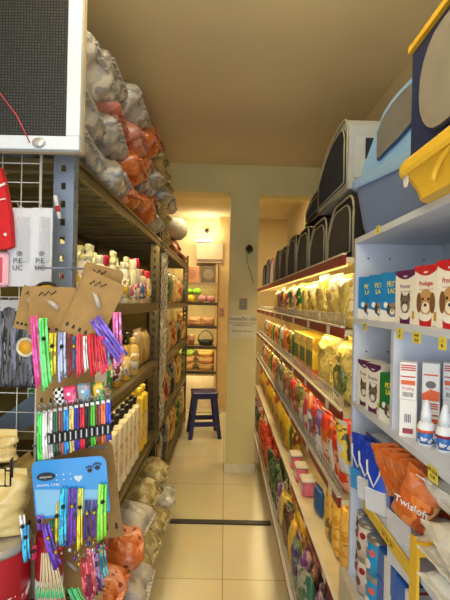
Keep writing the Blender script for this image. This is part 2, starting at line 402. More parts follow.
# white carton with dark blue hat mark
def hat_art(r, w, d, h):
    b = MB(); b.disc(0, h*.42, w*.12, h*.06, -d/2-.0003); b.prism([(-.3*w, h*.3), (.3*w, h*.3), (.18*w, h*.38), (-.18*w, h*.38)], -d/2-.001, -d/2)
    b.prism([(-.02, h*.46), (.0, h*.6), (.02, h*.46)], -d/2-.001, -d/2); b.build('printed_mark', M((24, 44, 120), .4), r)
    b = MB(); b.box(-w*.35, w*.35, -d/2-.001, -d/2, h*.16, h*.19); b.box(-w*.3, w*.3, -d/2-.001, -d/2, h*.1, h*.115); b.build('printed_lines', M((110, 120, 140), .4), r)
carton('cosmetic_carton', .12, .07, .17, [M((232, 228, 214), .5)], 'white carton with a small dark blue hat mark, left shelf right of the collars', 'box', (-.46-.04, 1.62, 1.045), FACE_R+R(-35), None, hat_art)
packet('kraft_pouch', PR([(190, 160, 90), (210, 180, 120), (120, 90, 60)], 8, (200, 170, 150)), .2, .22, .06, 'beige pouch with a printed picture by the chain post on the left second shelf', 'packet', (-.52, 2.62, 1.045), FACE_R, None, 3, .05)
packet('kraft_pouch', PR([(200, 170, 100), (170, 130, 70)], 6), .2, .2, .06, 'plain beige pouch beside the chain post on the left second shelf', 'packet', (-.52, 2.86, 1.045), FACE_R, None, 4, .05)
# canisters on third shelf
def canister(y, label, body, capc, h=.36):
    r = empty('white_canister', label, 'canister', (-.53, y, .57), FACE_R, 'canisters on the left third shelf')
    k = ('can', body, capc, h)
    if k not in PC:
        b = MB(); b.box(-.042, .042, -.07, .07, 0, h*.86, bev=.014); m1 = b.mesh('body', M(body, .4, var=.05))
        b = MB(); b.lathe([(.018, h*.85), (.018, h*.9), (.022, h*.9), (.022, h*.97), (.02, h*.98)], c=(0, -.035)); m2 = b.mesh('cap', M(capc, .4))
        b = MB(); b.tube([(0, -.005, h*.84), (0, .0, h*.96), (0, .05, h*.96), (0, .06, h*.84)], .009, 8); m3 = b.mesh('handle', M(body, .4, var=.05))
        b = MB(); b.box(-.03, .03, -.0712, -.07, h*.2, h*.6); m4 = b.mesh('label', PR([(236, 220, 190), (200, 150, 120), (240, 235, 220)], 25, bump=0))
        PC[k] = (m1, m2, m3, m4)
    for n, me in zip(('body', 'cap', 'handle', 'label'), PC[k]): put(n, me, r)
for i in range(9):
    canister(1.62+i*.1, f'white canister with a black cap, {ordw(i+1)} from the near end, left third shelf', (236, 228, 196), (22, 22, 20))
for i in range(2):
    canister(2.56+i*.11, f'yellow canister with a yellow cap, {ordw(i+1)} beyond the white ones on the left third shelf', (232, 196, 60), (240, 206, 70), .38)
packet('cream_sack', PR([(226, 206, 150), (214, 190, 130), (236, 224, 180)], 5), .2, .3, .14, 'crumpled cream sack at the near end of the left third shelf', 'bag', (-.55, 1.44, .57), FACE_R, None, 5, .2, hi=True)
packet('cream_sack', PR([(226, 206, 150), (214, 190, 130), (236, 224, 180)], 5), .2, .28, .14, 'crumpled cream sack deep on the left third shelf behind the canisters', 'bag', (-.74, 1.6, .57), FACE_R, None, 6, .2, hi=True)

# ---- bags on top of the left rack
greyb = PR([(182, 178, 172), (166, 164, 162), (196, 192, 186), (150, 149, 152)], 9, rough=.3, bump=.5)
orb = PR([(190, 96, 46), (214, 120, 60), (226, 150, 120), (150, 66, 30)], 9, rough=.25, bump=.5)
pinkb = PR([(206, 140, 130), (190, 110, 90), (222, 176, 160)], 6, rough=.3, bump=.4)
oliveb = PR([(176, 160, 110), (150, 136, 90), (200, 186, 140), (120, 110, 80)], 9, rough=.35, bump=.5)
def sack(mat, w, h, t, label, loc, rot, var, group):
    """big film sack: body, a gathered top seal"""
    o = packet('food_sack', mat, w, h, t, label, 'bag', loc, rot, group, var, .22, False, hi=True)
    b = MB(); n = 16
    for i in range(n):
        x = -w*.38+i*w*.76/n; b.box(x, x+w*.76/n, -.003-.002*(i % 2), .003+.002*(i % 3), 0, .022)
    b.build('top_seal', mat, o, (0, 0, h*.97))
    return o
def lying(mat, L_, W, t, label, loc, rz, var, group, tilt=0):
    """sack lying on its side, its mouth towards the aisle"""
    return sack(mat, W, L_, t, label, loc, (R(-90)+tilt, 0, rz), var, group)
topb = []
stacks = [(1.46, 'ggg', .44), (1.80, 'ggpg', .44), (2.12, 'oopg', .44), (2.45, 'ogoog', .43), (2.79, 'gogto', .43), (3.13, 'ttgtt', .43), (3.47, 'ttgt', .42)]
SM = {'g': (greyb, 'grey'), 'p': (pinkb, 'dusky pink'), 'o': (orb, 'orange'), 't': (oliveb, 'olive beige')}
for si, (y, seq, ln) in enumerate(stacks):
    for l, ch in enumerate(seq):
        m, nme = SM[ch]
        o = sack(m, .34, ln, .165, f'{nme} film sack, {ordw(l+1)} from the bottom in the {ordw(si+1)} stack atop the left rack', (0, 0, 0), 0, (si*5+l*3) % 9, 'sacks stacked on top of the left rack')
        o.rotation_euler = (R(-90+rnd.uniform(-3, 3)), R(rnd.uniform(-8, 8)), R(-90)+rnd.uniform(-.12, .12)); o.location = (-.89+rnd.uniform(0, .06), y+rnd.uniform(-.02, .02), 1.86+.098+l*.13)
# odds at the far top
tag(put('plush_ball', (lambda b: (b.lathe([(.002, 0), (.06, .008), (.105, .05), (.12, .11), (.105, .17), (.06, .212), (.002, .22)], 20), b.mesh('plush_ball', M((150, 146, 130), .9, bump=.6, scale=60)))[1])(MB()), None, (-.5, 4.35, 2.05)), 'grey round plush ball on the heap at the far top of the left rack', 'toy')
for i, (y, z, m, nme) in enumerate([(3.85, 1.925, M((120, 70, 40), .6), 'brown'), (4.15, 1.925, M((190, 120, 80), .6), 'tan'), (4.35, 1.97, M((110, 60, 36), .7), 'dark brown'), (4.65, 1.925, M((84, 26, 22), .6), 'dark red'), (4.95, 1.925, M((150, 70, 40), .6), 'rust')]):
    o = sack(m, .26, .4, .15 if i != 2 else .2, f'{nme} sack {["beside the olive ones","in the middle of the heap","under the grey plush ball","near the far post","at the far end"][i]} on top of the far left rack bay', (-.86, y, z), 0, i+3, 'sacks on top of the far left bay')
    o.rotation_euler = (R(-90), 0, R(-90))

# ---- sacks on the floor shelf
fb = [(1.36, 0, orb, 'orange'), (1.36, 1, pinkb, 'pinkish'), (1.64, 0, orb, 'orange'), (1.64, 1, orb, 'glossy orange'), (1.92, 0, greyb, 'grey'), (1.92, 1, orb, 'rust orange'),
      (2.2, 0, oliveb, 'beige'), (2.2, 1, greyb, 'grey'), (2.48, 0, oliveb, 'beige'), (2.48, 1, oliveb, 'beige'), (2.76, 0, greyb, 'grey'), (2.76, 1, oliveb, 'beige')]
yi = sorted({t[0] for t in fb})
for i, (y, l, m, nme) in enumerate(fb):
    o = sack(m, .28, .5, .17, f'{nme} film sack, {["lower","upper"][l]} layer, {ordw(yi.index(y)+1)} from the near end, left rack foot', (0, 0, 0), 0, (i*2) % 9, 'sacks at the foot of the left rack')
    o.rotation_euler = (R(-90), 0, R(-90)+rnd.uniform(-.15, .15)); o.location = (-.86+.02*rnd.random()+.04*(1-l), y, .12+.085+l*.15)

# ---- chains hanging by the middle post
for i in range(5):
    x, y = LX+.02+.012*i, 2.98-.028*i
    b = MB(); n = 34; L_ = [.95, 1.2, 1.35, 1.1, .8][i]
    for k in range(n):
        z = -k*L_/n; T = Matrix.Translation((0, 0, z)) @ Matrix.Rotation(PI/2*(k % 2)+.4, 4, 'Z')
        hh = L_/n*.66
        b.tube([(.006*math.cos(a), 0, hh*math.sin(a)) for a in [2*PI*q/8 for q in range(8)]], .003, 5, T=T, closed=True)
    o = b.build('chain_leash', M((206, 198, 178), .3, .6), None, (x, y, 1.75)); tag(o, f'steel chain dog lead, {["shortest but one, nearest post","second from the post","longest, in the middle of the bunch","fourth from the post","shortest, nearest the camera"][i]}, at the middle rack post', 'leash', 'chain leads at the middle post')
    h = MB(); h.tube([(0, 0, .02), (0, 0, .045), (-.012-.012*i, .0+.02*i, .05)], .002); h.build('hook', steel, o)
    h = MB(); h.tube([(.0, 0, -L_-.0), (.012, 0, -L_-.05), (0, 0, -L_-.1), (-.012, 0, -L_-.05)], .005, 6, closed=True); h.build('hand_loop', dark, o)

# ---- goods in the far left bay
fars = [PR([(150, 90, 40), (200, 160, 80), (90, 60, 30)], 12), PR([(60, 90, 50), (140, 150, 80), (30, 40, 30)], 12), PR([(180, 150, 90), (210, 190, 140), (120, 80, 50)], 12), PR([(150, 50, 30), (200, 150, 90), (60, 30, 30)], 12), PR([(40, 50, 60), (120, 120, 110), (180, 160, 110)], 12)]
fn = ['brown', 'olive green', 'straw coloured', 'rust red', 'dark grey']
for si, z in enumerate([1.43, 1.0, .57, .12]):
    for k in range(9):
        q = (k*3+si) % 5; y = 3.25+k*.24; h = [.3, .26, .3, .34][si]*(.8+.2*rnd.random())
        packet('pet_food_packet', fars[q], .2, h, .08, f'{fn[q]} packet, {ordw(k+1)} from the chain post, {["upper","second","third","lowest"][si]} shelf of far left bay', 'packet', (-.5-.02*(k % 2), y, z), FACE_R, 'packets in the far left bay', k % 4, .08)
# ================================================================ FAR WALL SHELVES
shm = M((70, 58, 40), .5)
r = empty('wall_shelf_unit', 'cream shelving with dark shelf edges against the far wall of the back room', 'shelf', (0, 0, 0))
FSH = [1.70, 1.437, 1.13, .86, .53]
b = MB(); b.box(-.72, -.1, 6.15, 6.19, .0, 1.95); b.build('back_panel', M((230, 208, 140), .6), r)
b = MB(); b.box(-.72, -.1, 5.98, 6.15, 0, .44); b.build('plinth', M((220, 200, 160), .5), r)
for z in FSH:
    b = MB(); b.box(-.72, -.1, 5.8, 6.15, z-.02, z); s = b.build('shelf', M((160, 134, 90), .5), r)
    b = MB(); b.box(-.72, -.1, 5.794, 5.8, z-.035, z+.003); b.build('edge_strip', M((180, 156, 110), .5) if z > 1.6 else shm, s)
b = MB(); b.box(-.13, -.1, 5.81, 6.15, 0, 1.95); b.build('side_panel', M((214, 182, 122), .6), r)
area('shelf_strip_or_fill', (-.4, 5.7, 2.3), (R(35), 0, 0), .6, .05, 4, WHITEW)  # added fill hanging free before the far shelves, no lamp there
for z in FSH:
    area('shelf_strip_or_fill', (-.42, 5.81, z-.024), (R(35), 0, 0), .55, .01, 1.3, (1, .84, .5))  # added fill at each far shelf lip to brighten the back panel, no fixture
def far_box(x, col, circ, label):
    r = empty('framed_mat', label, 'packaged mat', (x, 5.9, 1.70))
    b = MB(); b.box(-.11, .11, -.03, .03, 0, .22, bev=.006); b.build('sleeve', M(col, .5), r)
    b = MB(); b.disc(0, .115, .07, .07, -.03, .002, n=24); b.build('round_print', M(circ, .5), r)
far_box(-.46, (226, 160, 110), (206, 140, 100), 'salmon square pack with a round print on the top far shelf')
far_box(-.225, (120, 104, 76), (160, 140, 100), 'grey square pack with a round print on the top far shelf')
def bow(x, z, col, label, s=1.0):
    b = MB()
    b.lathe([(.01, -.12), (.05, -.11), (.065, -.06), (.03, 0), (.065, .06), (.05, .11), (.01, .12)], 14, T=Matrix.Translation((0, 0, .052)) @ Matrix.Rotation(PI/2, 4, 'Y') @ Matrix.Scale(.8, 4, (1, 0, 0)))
    o = b.build('bone_cushion', M(col, .8, bump=.3, scale=30), None, (x, 5.92, z)); o.scale = (s, s, s)
    tag(o, label, 'cushion', 'plush toys on the second far shelf'); c = MB(); c.lathe([(.034, -.015), (.04, 0), (.034, .015)], 12, T=Matrix.Translation((0, 0, .052)) @ Matrix.Rotation(PI/2, 4, 'Y')); c.build('waistband', M(tuple(int(v*.7) for v in col), .8), o)
bow(-.53, 1.437, (226, 190, 50), 'yellow bone-shaped plush on the left of the second far shelf')
bow(-.25, 1.437, (190, 130, 130), 'dusky pink bone-shaped plush on the right of the second far shelf')
bow(-.44, 1.437+.095, (120, 170, 40), 'green bone-shaped plush lying on the yellow one, second far shelf')
for i, (x, w_, m, n_) in enumerate([(-.58, .14, fars[0], 'brown wrapped basket at the left'), (-.4, .18, M((214, 160, 110), .6), 'peach wrapped bundle in the middle'), (-.22, .17, M((196, 150, 110), .6), 'tan wrapped bundle at the right')]):
    o = packet('wrapped_bundle', m, w_, .17 if i == 0 else .11, .14, n_+' of the third far shelf', 'bundle', (x, 5.95, 1.13), 0, 'bundles on the third far shelf', i, .1)
for i, x in enumerate((-.62, -.53, -.44)):
    b = MB(); b.lathe([(.032, 0), (.04, .004), (.044, .13), (.04, .13), (.036, .01)], 14); o = b.build('brown_cup', M([(110, 66, 36), (150, 90, 50), (130, 76, 40)][i], .5), None, (x, 5.9, .86)); tag(o, ['dark brown', 'light brown', 'mid brown'][i]+' tub on the fourth far shelf left of the black basket', 'tub', 'tubs on the fourth far shelf')
    c = MB(); c.lathe([(.046, .13), (.046, .14), (.02, .145)], 14); c.build('lid', M((190, 150, 100), .5), o)
r = empty('black_basket', 'black handled basket on the fourth far shelf', 'basket', (-.25, 5.93, .86))
b = MB(); b.lathe([(.08, 0), (.11, .075), (.104, .075), (.075, .008)], 18, sq=.8); b.build('bowl', M((20, 26, 26), .4), r)
b = MB(); b.tube([(.1*math.cos(a), 0, .07+.13*math.sin(a)) for a in [PI*k/12 for k in range(13)]], .006, 6); b.build('handle', M((20, 26, 26), .4), r)
def basin(x, z, col, label, rim=None):
    r = empty('plastic_basin', label, 'basin', (x, 5.93, z), 0, 'basins stacked on the bottom far shelf')
    b = MB(); b.lathe([(.085, 0), (.118, .085), (.112, .085), (.08, .006)], 20, sq=.9); b.build('bowl', M(col, .45), r)
    b = MB(); b.tube([(.118*math.cos(a), .106*math.sin(a), .085) for a in [2*PI*k/20 for k in range(20)]], .006, 6, closed=True); b.build('rim', M(rim or col, .45), r)
for j, x in enumerate((-.51, -.24)):
    side = ['left', 'right'][j]
    basin(x, .53, (222, 180, 116), f'cream basin at the bottom of the {side} stack on the bottom far shelf')
    basin(x, .53+.09, (226, 172, 116), f'peach basin in the middle of the {side} stack on the bottom far shelf')
    basin(x, .53+.18, [(140, 160, 60), (206, 170, 90)][j], f'{["olive green","straw coloured"][j]} basin at the top of the {side} stack on the bottom far shelf')
# air conditioner
r = empty('air_conditioner', 'cream wall air conditioner high on the far wall', 'air conditioner', (-.22, 6.2, 1.98))
b = MB(); b.prism([(-.18, 0), (.18, 0), (.18, .27), (-.18, .27)], -.2, 0); b.build('casing', M((206, 180, 136), .4), r)
b = MB(); b.box(-.175, .175, -.206, -.2, .015, .05); b.build('air_flap', M((130, 104, 76), .5), r)
b = MB(); b.box(-.175, .175, -.204, -.2, .235, .262); b.build('intake_grille', M((206, 186, 150), .5), r)
# cameras
def cam_dome(loc, label, cable=None):
    r = empty('security_camera', label, 'camera', loc)
    b = MB(); b.lathe([(.03, 0), (.03, .01), (.012, .014), (.01, .03)], 14, T=Matrix.Rotation(PI/2, 4, 'X')); b.build('mount', M((150, 140, 116), .5), r)
    b = MB(); b.lathe([(.002, -.035), (.024, -.022), (.033, 0), (.024, .022), (.002, .035)], 14, T=Matrix.Translation((0, -.05, -.004))); b.build('head', M((60, 50, 40), .35), r)
    b = MB(); b.lathe([(.012, 0), (.012, .006)], 12, T=Matrix.Translation((0, -.08, -.006)) @ Matrix.Rotation(PI/2, 4, 'X')); b.build('lens', M((10, 10, 10), .1), r)
    if cable:
        c = MB(); c.tube(cable, .003, 5); c.build('cable', M((120, 108, 80), .5), r)
p = at(207, 231, 6.19); cam_dome(p, 'dark dome camera on the far wall above the air conditioner')
p = at(249, 249, PY); cam_dome(p, 'small camera with a trailing cable high on the pillar', [(0, -.004, -.02), (-.02, -.004, -.08), (.0, -.004, -.16), (.03, -.004, -.24), (.045, -.004, -.3)])
# pillar notice
r = empty('pillar_notice', 'clear notice with grey lettering stuck across the pillar', 'sign', (.153, PY-.001, 1.145))
b = MB(); b.box(-.118, .118, -.002, 0, 0, .2); b.build('sheet', M((206, 196, 160), .4), r)
ink = M((60, 58, 62), .5)
text('mutevEin cdn', .042, ink, r, (0, -.003, .165)); 
b = MB(); b.box(-.115, .115, -.003, -.002, .128, .131); b.build('rule', ink, r)
text('HAYVANLAR ILE ILGILI', .017, ink, r, (0, -.003, .11)); text('Gelmez AA yer', .028, ink, r, (0, -.003, .06))
r = empty('paper_label', 'small grey label on the pillar above the notice', 'sign', (.155, PY-.001, 1.385))
b = MB(); b.box(-.035, .035, -.001, 0, 0, .1); b.build('sheet', M((150, 140, 112), .5), r)
b = MB()
for k in range(5): b.box(-.028, .028, -.0018, -.001, .015+k*.017, .022+k*.017)
b.build('printed_lines', M((90, 84, 70), .5), r)
r = empty('jamb_label', 'small pinkish printed label on the jamb beside the far shelves', 'sign', (-.04, YF-.161, 1.24))
b = MB(); b.box(-.035, .035, -.001, 0, 0, .13); b.build('sheet', M((190, 150, 116), .5), r)
b = MB(); [b.box(-.028, .028, -.002, -.001, .02+.026*k, .03+.026*k) for k in range(4)]; b.build('printed_lines', M((130, 80, 70), .5), r)

# ================================================================ BLUE STOOL
r = empty('plastic_stool', 'dark blue square plastic stool standing on the tiles beyond the pillar', 'stool', (-.205, 4.78, 0), R(9))
blue = M((18, 22, 92), .35, coat=.3)
b = MB(); H = .485
b.box(-.14, .14, -.13, .13, H-.03, H, bev=.01); b.box(-.132, .132, -.122, .122, H-.07, H-.03)
b.build('seat', blue, r)
b = MB(); b.box(-.06, .06, -.012, .012, H, H+.001); b.build('hand_slot', dark, r)
for sx in (-1, 1):
    for sy in (-1, 1):
        b = MB()
        def q(x, y): return (x, y)
        x1, y1, x0, y0 = sx*.128, sy*.118, sx*.175, sy*.165
        for (ax, ay, ax2, ay2) in ((.0, .0, .045, .012), (0, 0, .012, .045)):
            vs = []
            for (X, Y, Z, k) in ((x0, y0, 0, .9), (x1, y1, H-.06, 1.15)):
                for (u, v) in ((0, 0), (1, 0), (1, 1), (0, 1)): vs.append((X-sx*u*ax2*k, Y-sy*v*ay2*k, Z))
            b.add(vs, [[0, 1, 2, 3], [4, 5, 6, 7], [0, 1, 5, 4], [1, 2, 6, 5], [2, 3, 7, 6], [3, 0, 4, 7]])
        b.build('leg', blue, r)
b = MB(); e = .155; f = .145
for z0 in (.13,):
    b.box(-e, e, -f-.002, -f+.01, z0, z0+.05); b.box(-e, e, f-.01, f+.002, z0, z0+.05); b.box(-e-.002, -e+.01, -f, f, z0, z0+.05); b.box(e-.01, e+.002, -f, f, z0, z0+.05)
b.build('stretcher', blue, r)

# ================================================================ RIGHT GONDOLA
GX, GXB = .42, .82
GY0, GY1 = 1.53, 5.6
GS = [(1.615, GX), (1.36, GX), (1.07, GX), (.77, GX), (.40, GX), (.12, .335)]
redm = M((140, 24, 26), .4); gwhite = M((222, 214, 196), .45)
r = empty('gondola_shelving', 'long shop shelving with dark red price strips along the right wall', 'shelf rack', (0, 0, 0))
b = MB(); b.box(GXB, GXB+.02, GY0, GY1, 0, 1.62); b.build('back_panel', M((226, 204, 130), .5), r)
for i, (z, xf) in enumerate(GS):
    b = MB(); b.box(xf, GXB, GY0, GY1, z-.018, z); s = b.build('shelf', M((232, 216, 176), .4), r)
    b = MB(); b.box(xf-.012, xf-.002, GY0, GY1, z-.028, z+.008); b.build('price_strip', redm, s)
    b = MB(); b.box(xf-.016, xf-.001, GY0, GY1, z+.008, z+.014); b.build('rail', gwhite, s)
    if i in (1, 2, 3, 5):
        b = MB(); n = int((GY1-GY0)/.03)
        for k in range(n): 
            y = GY0+.01+k*.03; b.tube([(xf, y, z), (xf, y, z+.055)], .0014, 4)
        b.tube([(xf, GY0, z+.055), (xf, GY1, z+.055)], .002, 5); b.tube([(xf, GY0, z+.03), (xf, GY1, z+.03)], .0014, 5)
        b.build('wire_guard', M((205, 200, 188), .35, .6), s)
    if i in (1, 2, 3, 4):
        for k in range(8):
            b = MB(); y = GY0+.08+k*.47+rnd.uniform(0, .1); b.box(xf-.0135, xf-.012, y, y+.05, z-.025, z+.006)
            b.build('price_ticket', M((236, 226, 200), .5), s)
b = MB(); b.box(.35, GXB, GY0, GY1, 0, .1); b.build('plinth', M((206, 196, 170), .5), r)
for k in range(7):
    b = MB(); b.box(.347, .35, GY0+.1+k*.58, GY0+.42+k*.58, .02, .1); b.build('plinth_strip', redm, r)
for y in (GY0, 2.9, 4.25, GY1-.03):
    b = MB(); b.box(GXB-.03, GXB, y, y+.03, .1, 1.6); b.build('upright', gwhite, r)
for i, z in enumerate((1.597, 1.342, 1.052, .752, .382)):
    for j, (y0, y1) in enumerate(((1.6, 3.6), (3.7, 5.5))):
        area('shelf_strip_or_fill', (.436, (y0+y1)/2, z-.009), (0, R(-12), 0), .012, y1-y0, [6, 2.8, 2.2, 1.6, .8][i]*(.9 if j else 1), (1, .8, .4))
    b = MB(); b.box(.429, .443, 1.6, 5.5, z-.008, z); o = b.build('strip_lamp', M((255, 226, 140), .4, emit=1)); tag(o, 'warm strip lamp under the '+['top', 'second', 'third', 'fourth', 'fifth'][i]+' shelf of the right shelving', 'lamp', 'strip lamps under the right shelves')

def P3(*a, **k): return PR(*a, **k)
# bay under the top shelf: clear packs of straw-coloured chews, then upright pouches
hay = PR([(226, 196, 100), (240, 216, 130), (206, 170, 70), (246, 232, 170)], 16, rough=.25, bump=.6)
hayg = PR([(214, 184, 96), (236, 210, 120), (196, 160, 80)], 22, head=(236, 226, 190), rough=.25, bump=.5)
bayA = [(.16, .19, hay, 'straw coloured clear pack'), (.2, .2, hayg, 'pale-headed pack of yellow chews'), (.2, .21, hay, 'tall pack of straw'), (.18, .19, hayg, 'clear pack of curled chews'), (.17, .19, hay, 'golden pack of chews'),
        (.14, .2, PR([(230, 206, 40), (40, 110, 60), (240, 220, 90)], 7), 'yellow and green pouch'), (.14, .19, PR([(216, 120, 110), (240, 200, 180), (180, 70, 60)], 9), 'pink pouch'),
        (.15, .2, PR([(50, 110, 60), (160, 160, 60), (30, 60, 40)], 9), 'green pouch'), (.14, .19, PR([(120, 60, 40), (220, 190, 150), (50, 40, 40)], 12), 'brown speckled pouch'), (.15, .18, PR([(230, 130, 60), (250, 220, 170)], 10), 'orange pouch'),
        (.16, .2, PR([(200, 190, 160), (120, 110, 90), (60, 60, 60)], 10), 'grey pouch'), (.16, .19, PR([(150, 60, 90), (230, 200, 160)], 10), 'plum pouch'), (.16, .19, hay, 'straw coloured far pack')]
y = GY0+.1
for i, (w_, h, m, n_) in enumerate(bayA):
    packet('treat_pouch', m, w_, h, .07, f'{n_}, {ordw(i+1)} from the near end, upper right bay', 'packet', (.47, y, 1.36), (R(4), 0, FACE_L), 'pouches in the upper right bay', i, .12, hi=i < 5)
    y += w_+.015
packet('hay_pack', hayg, .2, .2, .08, 'pale pack in the back row of the upper right bay, nearest the camera', 'packet', (.64, 1.66, 1.36), FACE_L, 'back packs upper right bay', 2, .12)
packet('hay_pack', hay, .22, .21, .08, 'golden pack in the back row of the upper right bay, behind the second', 'packet', (.64, 1.95, 1.36), FACE_L, 'back packs upper right bay', 3, .12)
r = empty('white_tube', 'small white tube standing before the straw packs of the upper right bay', 'tube', (.445, 2.03, 1.36))
b = MB(); b.lathe([(.012, 0), (.012, .05), (.006, .06)], 12); b.build('body', M((245, 240, 225), .4), r); b = MB(); b.lathe([(.006, .06), (.006, .075)], 10); b.build('cap', M((220, 215, 200), .4), r)
# bay B
haybig = PR([(224, 196, 96), (238, 214, 126), (200, 168, 76), (246, 230, 160)], 26, rough=.3, bump=.9)
for i, (y, w_, h, m, n_) in enumerate([(1.68, .26, .24, haybig, 'big hay bag'), (2.0, .28, .25, haybig, 'second big hay bag')]):
    o = packet('hay_bag', m, w_, h, .14, f'{["nearest fat bag of yellow hay with a dark green leaf print","second fat bag of yellow hay, without a visible leaf print"][i]}, right second bay', 'bag', (.51, y, 1.07), FACE_L, 'hay bags', 5+i, .12, hi=True)
    if i == 0:
        b = MB(); b.add(*(lambda n: ([(.075*math.cos(2*PI*k/n)*(1+.15*math.sin(5*k)), -.074, .09+.062*math.sin(2*PI*k/n)*(1+.1*math.cos(3*k))) for k in range(n)]+[(.075*math.cos(2*PI*k/n), -.05, .1+.06*math.sin(2*PI*k/n)) for k in range(n)],
            [list(range(n))]+[[k, (k+1) % n, n+(k+1) % n, n+k] for k in range(n)]))(20)); b.build('leaf_print', PR([(56, 84, 40), (96, 116, 60), (120, 130, 70), (40, 64, 30)], 40), o)
yb = PR([(226, 186, 40), (240, 206, 70), (190, 140, 40)], 9, rough=.3)
for i in range(3):
    r = empty('yellow_chew_box', f'yellow box with an orange foot, {ordw(i+1)} beyond the hay bags in the right second bay', 'box', (.5, 2.28+i*.2, 1.07), FACE_L, 'yellow boxes right second bay')
    b = MB(); b.box(-.09, .09, -.06, .06, .05, .21, bev=.003); b.build('box_body', yb, r)
    b = MB(); b.box(-.09, .09, -.06, .06, .0, .05, bev=.003); b.build('foot', M((226, 110, 30), .4), r)
    b = MB()
    for k in range(5): b.box(-.08+k*.034, -.058+k*.034, -.0612, -.06, .06, .14)
    b.build('printed_bars', M((70, 90, 40), .4), r)
misc = [(PR([(214, 170, 60), (120, 60, 30), (240, 220, 130)], 14), 'ochre'), (PR([(70, 110, 50), (180, 180, 70), (40, 60, 30)], 12), 'green'), (PR([(180, 60, 40), (230, 170, 120), (110, 30, 30)], 12), 'brick red'),
        (PR([(110, 80, 50), (180, 150, 100), (60, 44, 30)], 14), 'brown'), (PR([(200, 196, 180), (90, 80, 70), (230, 220, 190)], 12), 'grey'), (PR([(220, 110, 40), (250, 210, 130)], 12), 'orange')]
for i in range(11):
    m, n_ = misc[(i*5+1) % 6]
    packet('snack_packet', m, .15, .19, .06, f'{n_} snack packet, {ordw(i+1)} beyond the yellow boxes in the right second bay', 'packet', (.48, 2.95+i*.2, 1.07), FACE_L, 'snack packets right second bay', i % 4, .1)
# bay C : colourful hanging foils, tips towards the aisle
cc = [((224, 60, 30), (250, 180, 150), (190, 30, 30)), ((40, 130, 60), (220, 220, 200), (200, 40, 40)), ((230, 110, 40), (240, 200, 180), (120, 70, 140)), ((110, 80, 160), (220, 210, 225), (60, 50, 110)), ((180, 60, 50), (230, 225, 220), (110, 110, 130)),
      ((120, 110, 130), (230, 228, 225), (200, 60, 50)), ((214, 70, 110), (240, 220, 200), (150, 40, 60)), ((90, 120, 70), (200, 190, 120), (60, 60, 40)), ((190, 160, 70), (120, 100, 60), (220, 200, 140))]
cnn = ['scarlet', 'green', 'orange', 'violet', 'brick', 'grey-mauve', 'pink', 'moss green', 'khaki']
heads = [(226, 50, 34), (236, 96, 40), (230, 70, 50), (120, 90, 150), (220, 60, 60), (236, 120, 60), (226, 70, 100), (140, 130, 70), (180, 160, 90)]
for row in range(2):
    for i in range(19):
        q = i if i < 9 and row == 0 else (i*4+row*5) % 9
        if i > 10: q = 7+(i+row) % 2 if i % 3 else (i*2) % 9
        m = PR(list(cc[q]), 14, head=heads[q], panel=(232, 230, 226) if q % 2 else None)
        packet('foil_treat_packet', m, .105, .2+.015*(i % 3), .05, f'{cnn[q]} foil treat packet, {ordw(i+1)} from the near end, {["front","back"][row]} row, right third bay', 'packet',
               (.455+row*.09, GY0+.07+i*.112+row*.04, .77), (R(6), R(rnd.uniform(-6, 6)), FACE_L+R(rnd.uniform(-14, 14))), 'foil treat packets in the right third bay', (i+row) % 5, .14)
for i in range(7):
    m, n_ = misc[(i*5+3) % 6]
    packet('snack_packet', m, .16, .2, .06, f'{n_} packet, {ordw(i+1)} past the foil packets, far end of right third bay', 'packet', (.48, 3.85+i*.22, .77), FACE_L, 'far packets right third bay', i % 4, .1)
# bay D : mostly bare shelf with items standing back
gold = PR([(226, 160, 40), (246, 200, 90), (190, 110, 30)], 12, head=(240, 190, 80), stretch=(1, 1, 3))
gold2 = PR([(120, 100, 50), (226, 176, 70), (70, 90, 50)], 12)
for i in range(8):
    packet('gold_stick_packet', gold if i < 5 else gold2, .085, .25, .035, f'{"gold" if i < 5 else "gold and olive"} packet of sticks, {ordw(i+1)} from the near end of the right fourth bay', 'packet', (.485+.02*(i % 2), GY0+.06+i*.062, .40), (R(-3), R(-8), FACE_L), 'gold stick packets', i % 3, .1)
for i in range(3):
    r = empty('pink_tub', f'pink and white tub, {ordw(i+1)} from the gold packets on the right fourth shelf', 'tub', (.475, 2.42+i*.2, .40), FACE_L, 'pink tubs')
    b = MB(); b.box(-.045, .045, -.035, .035, 0, .08, bev=.012); b.build('tub_body', M((226, 120, 140), .4), r); b = MB(); b.box(-.048, .048, -.038, .038, .08, .098, bev=.006); b.build('lid', M((236, 226, 210), .4), r)
    b = MB(); b.box(-.034, .034, -.0362, -.035, .02, .065); b.build('label', PR([(240, 235, 230), (190, 60, 90)], 30, bump=0), r)
for i in range(3):
    m, n_ = [(M((40, 90, 150), .4), 'blue'), (misc[0][0], 'ochre'), (misc[1][0], 'green')][i]
    packet('small_pouch', m, .1, .13, .04, f'small {n_} pouch between the gold packets and the pink tubs, right fourth shelf', 'packet', (.49, 2.2, .40), FACE_L+R(8), None, i, .1) if i == 0 else packet('small_pouch', m, .13, .2, .05, f'{n_} pouch, {ordw(i)} after the pink tubs on the right fourth shelf', 'packet', (.5, 2.82+i*.15, .40), FACE_L, None, i, .1)
yel = PR([(226, 186, 40), (200, 150, 30), (240, 216, 110)], 8, panel=(120, 120, 60))
for i in range(12):
    m, n_ = (yel, 'yellow') if i % 4 != 3 else misc[2]
    packet('pet_food_pouch', m, .17, .27, .08, f'{n_} pet food pouch, {ordw(i+1)} beyond the pink tubs, right fourth shelf', 'packet', (.48, 3.2+i*.19, .40), FACE_L, 'pouches far right fourth shelf', i % 4, .1)
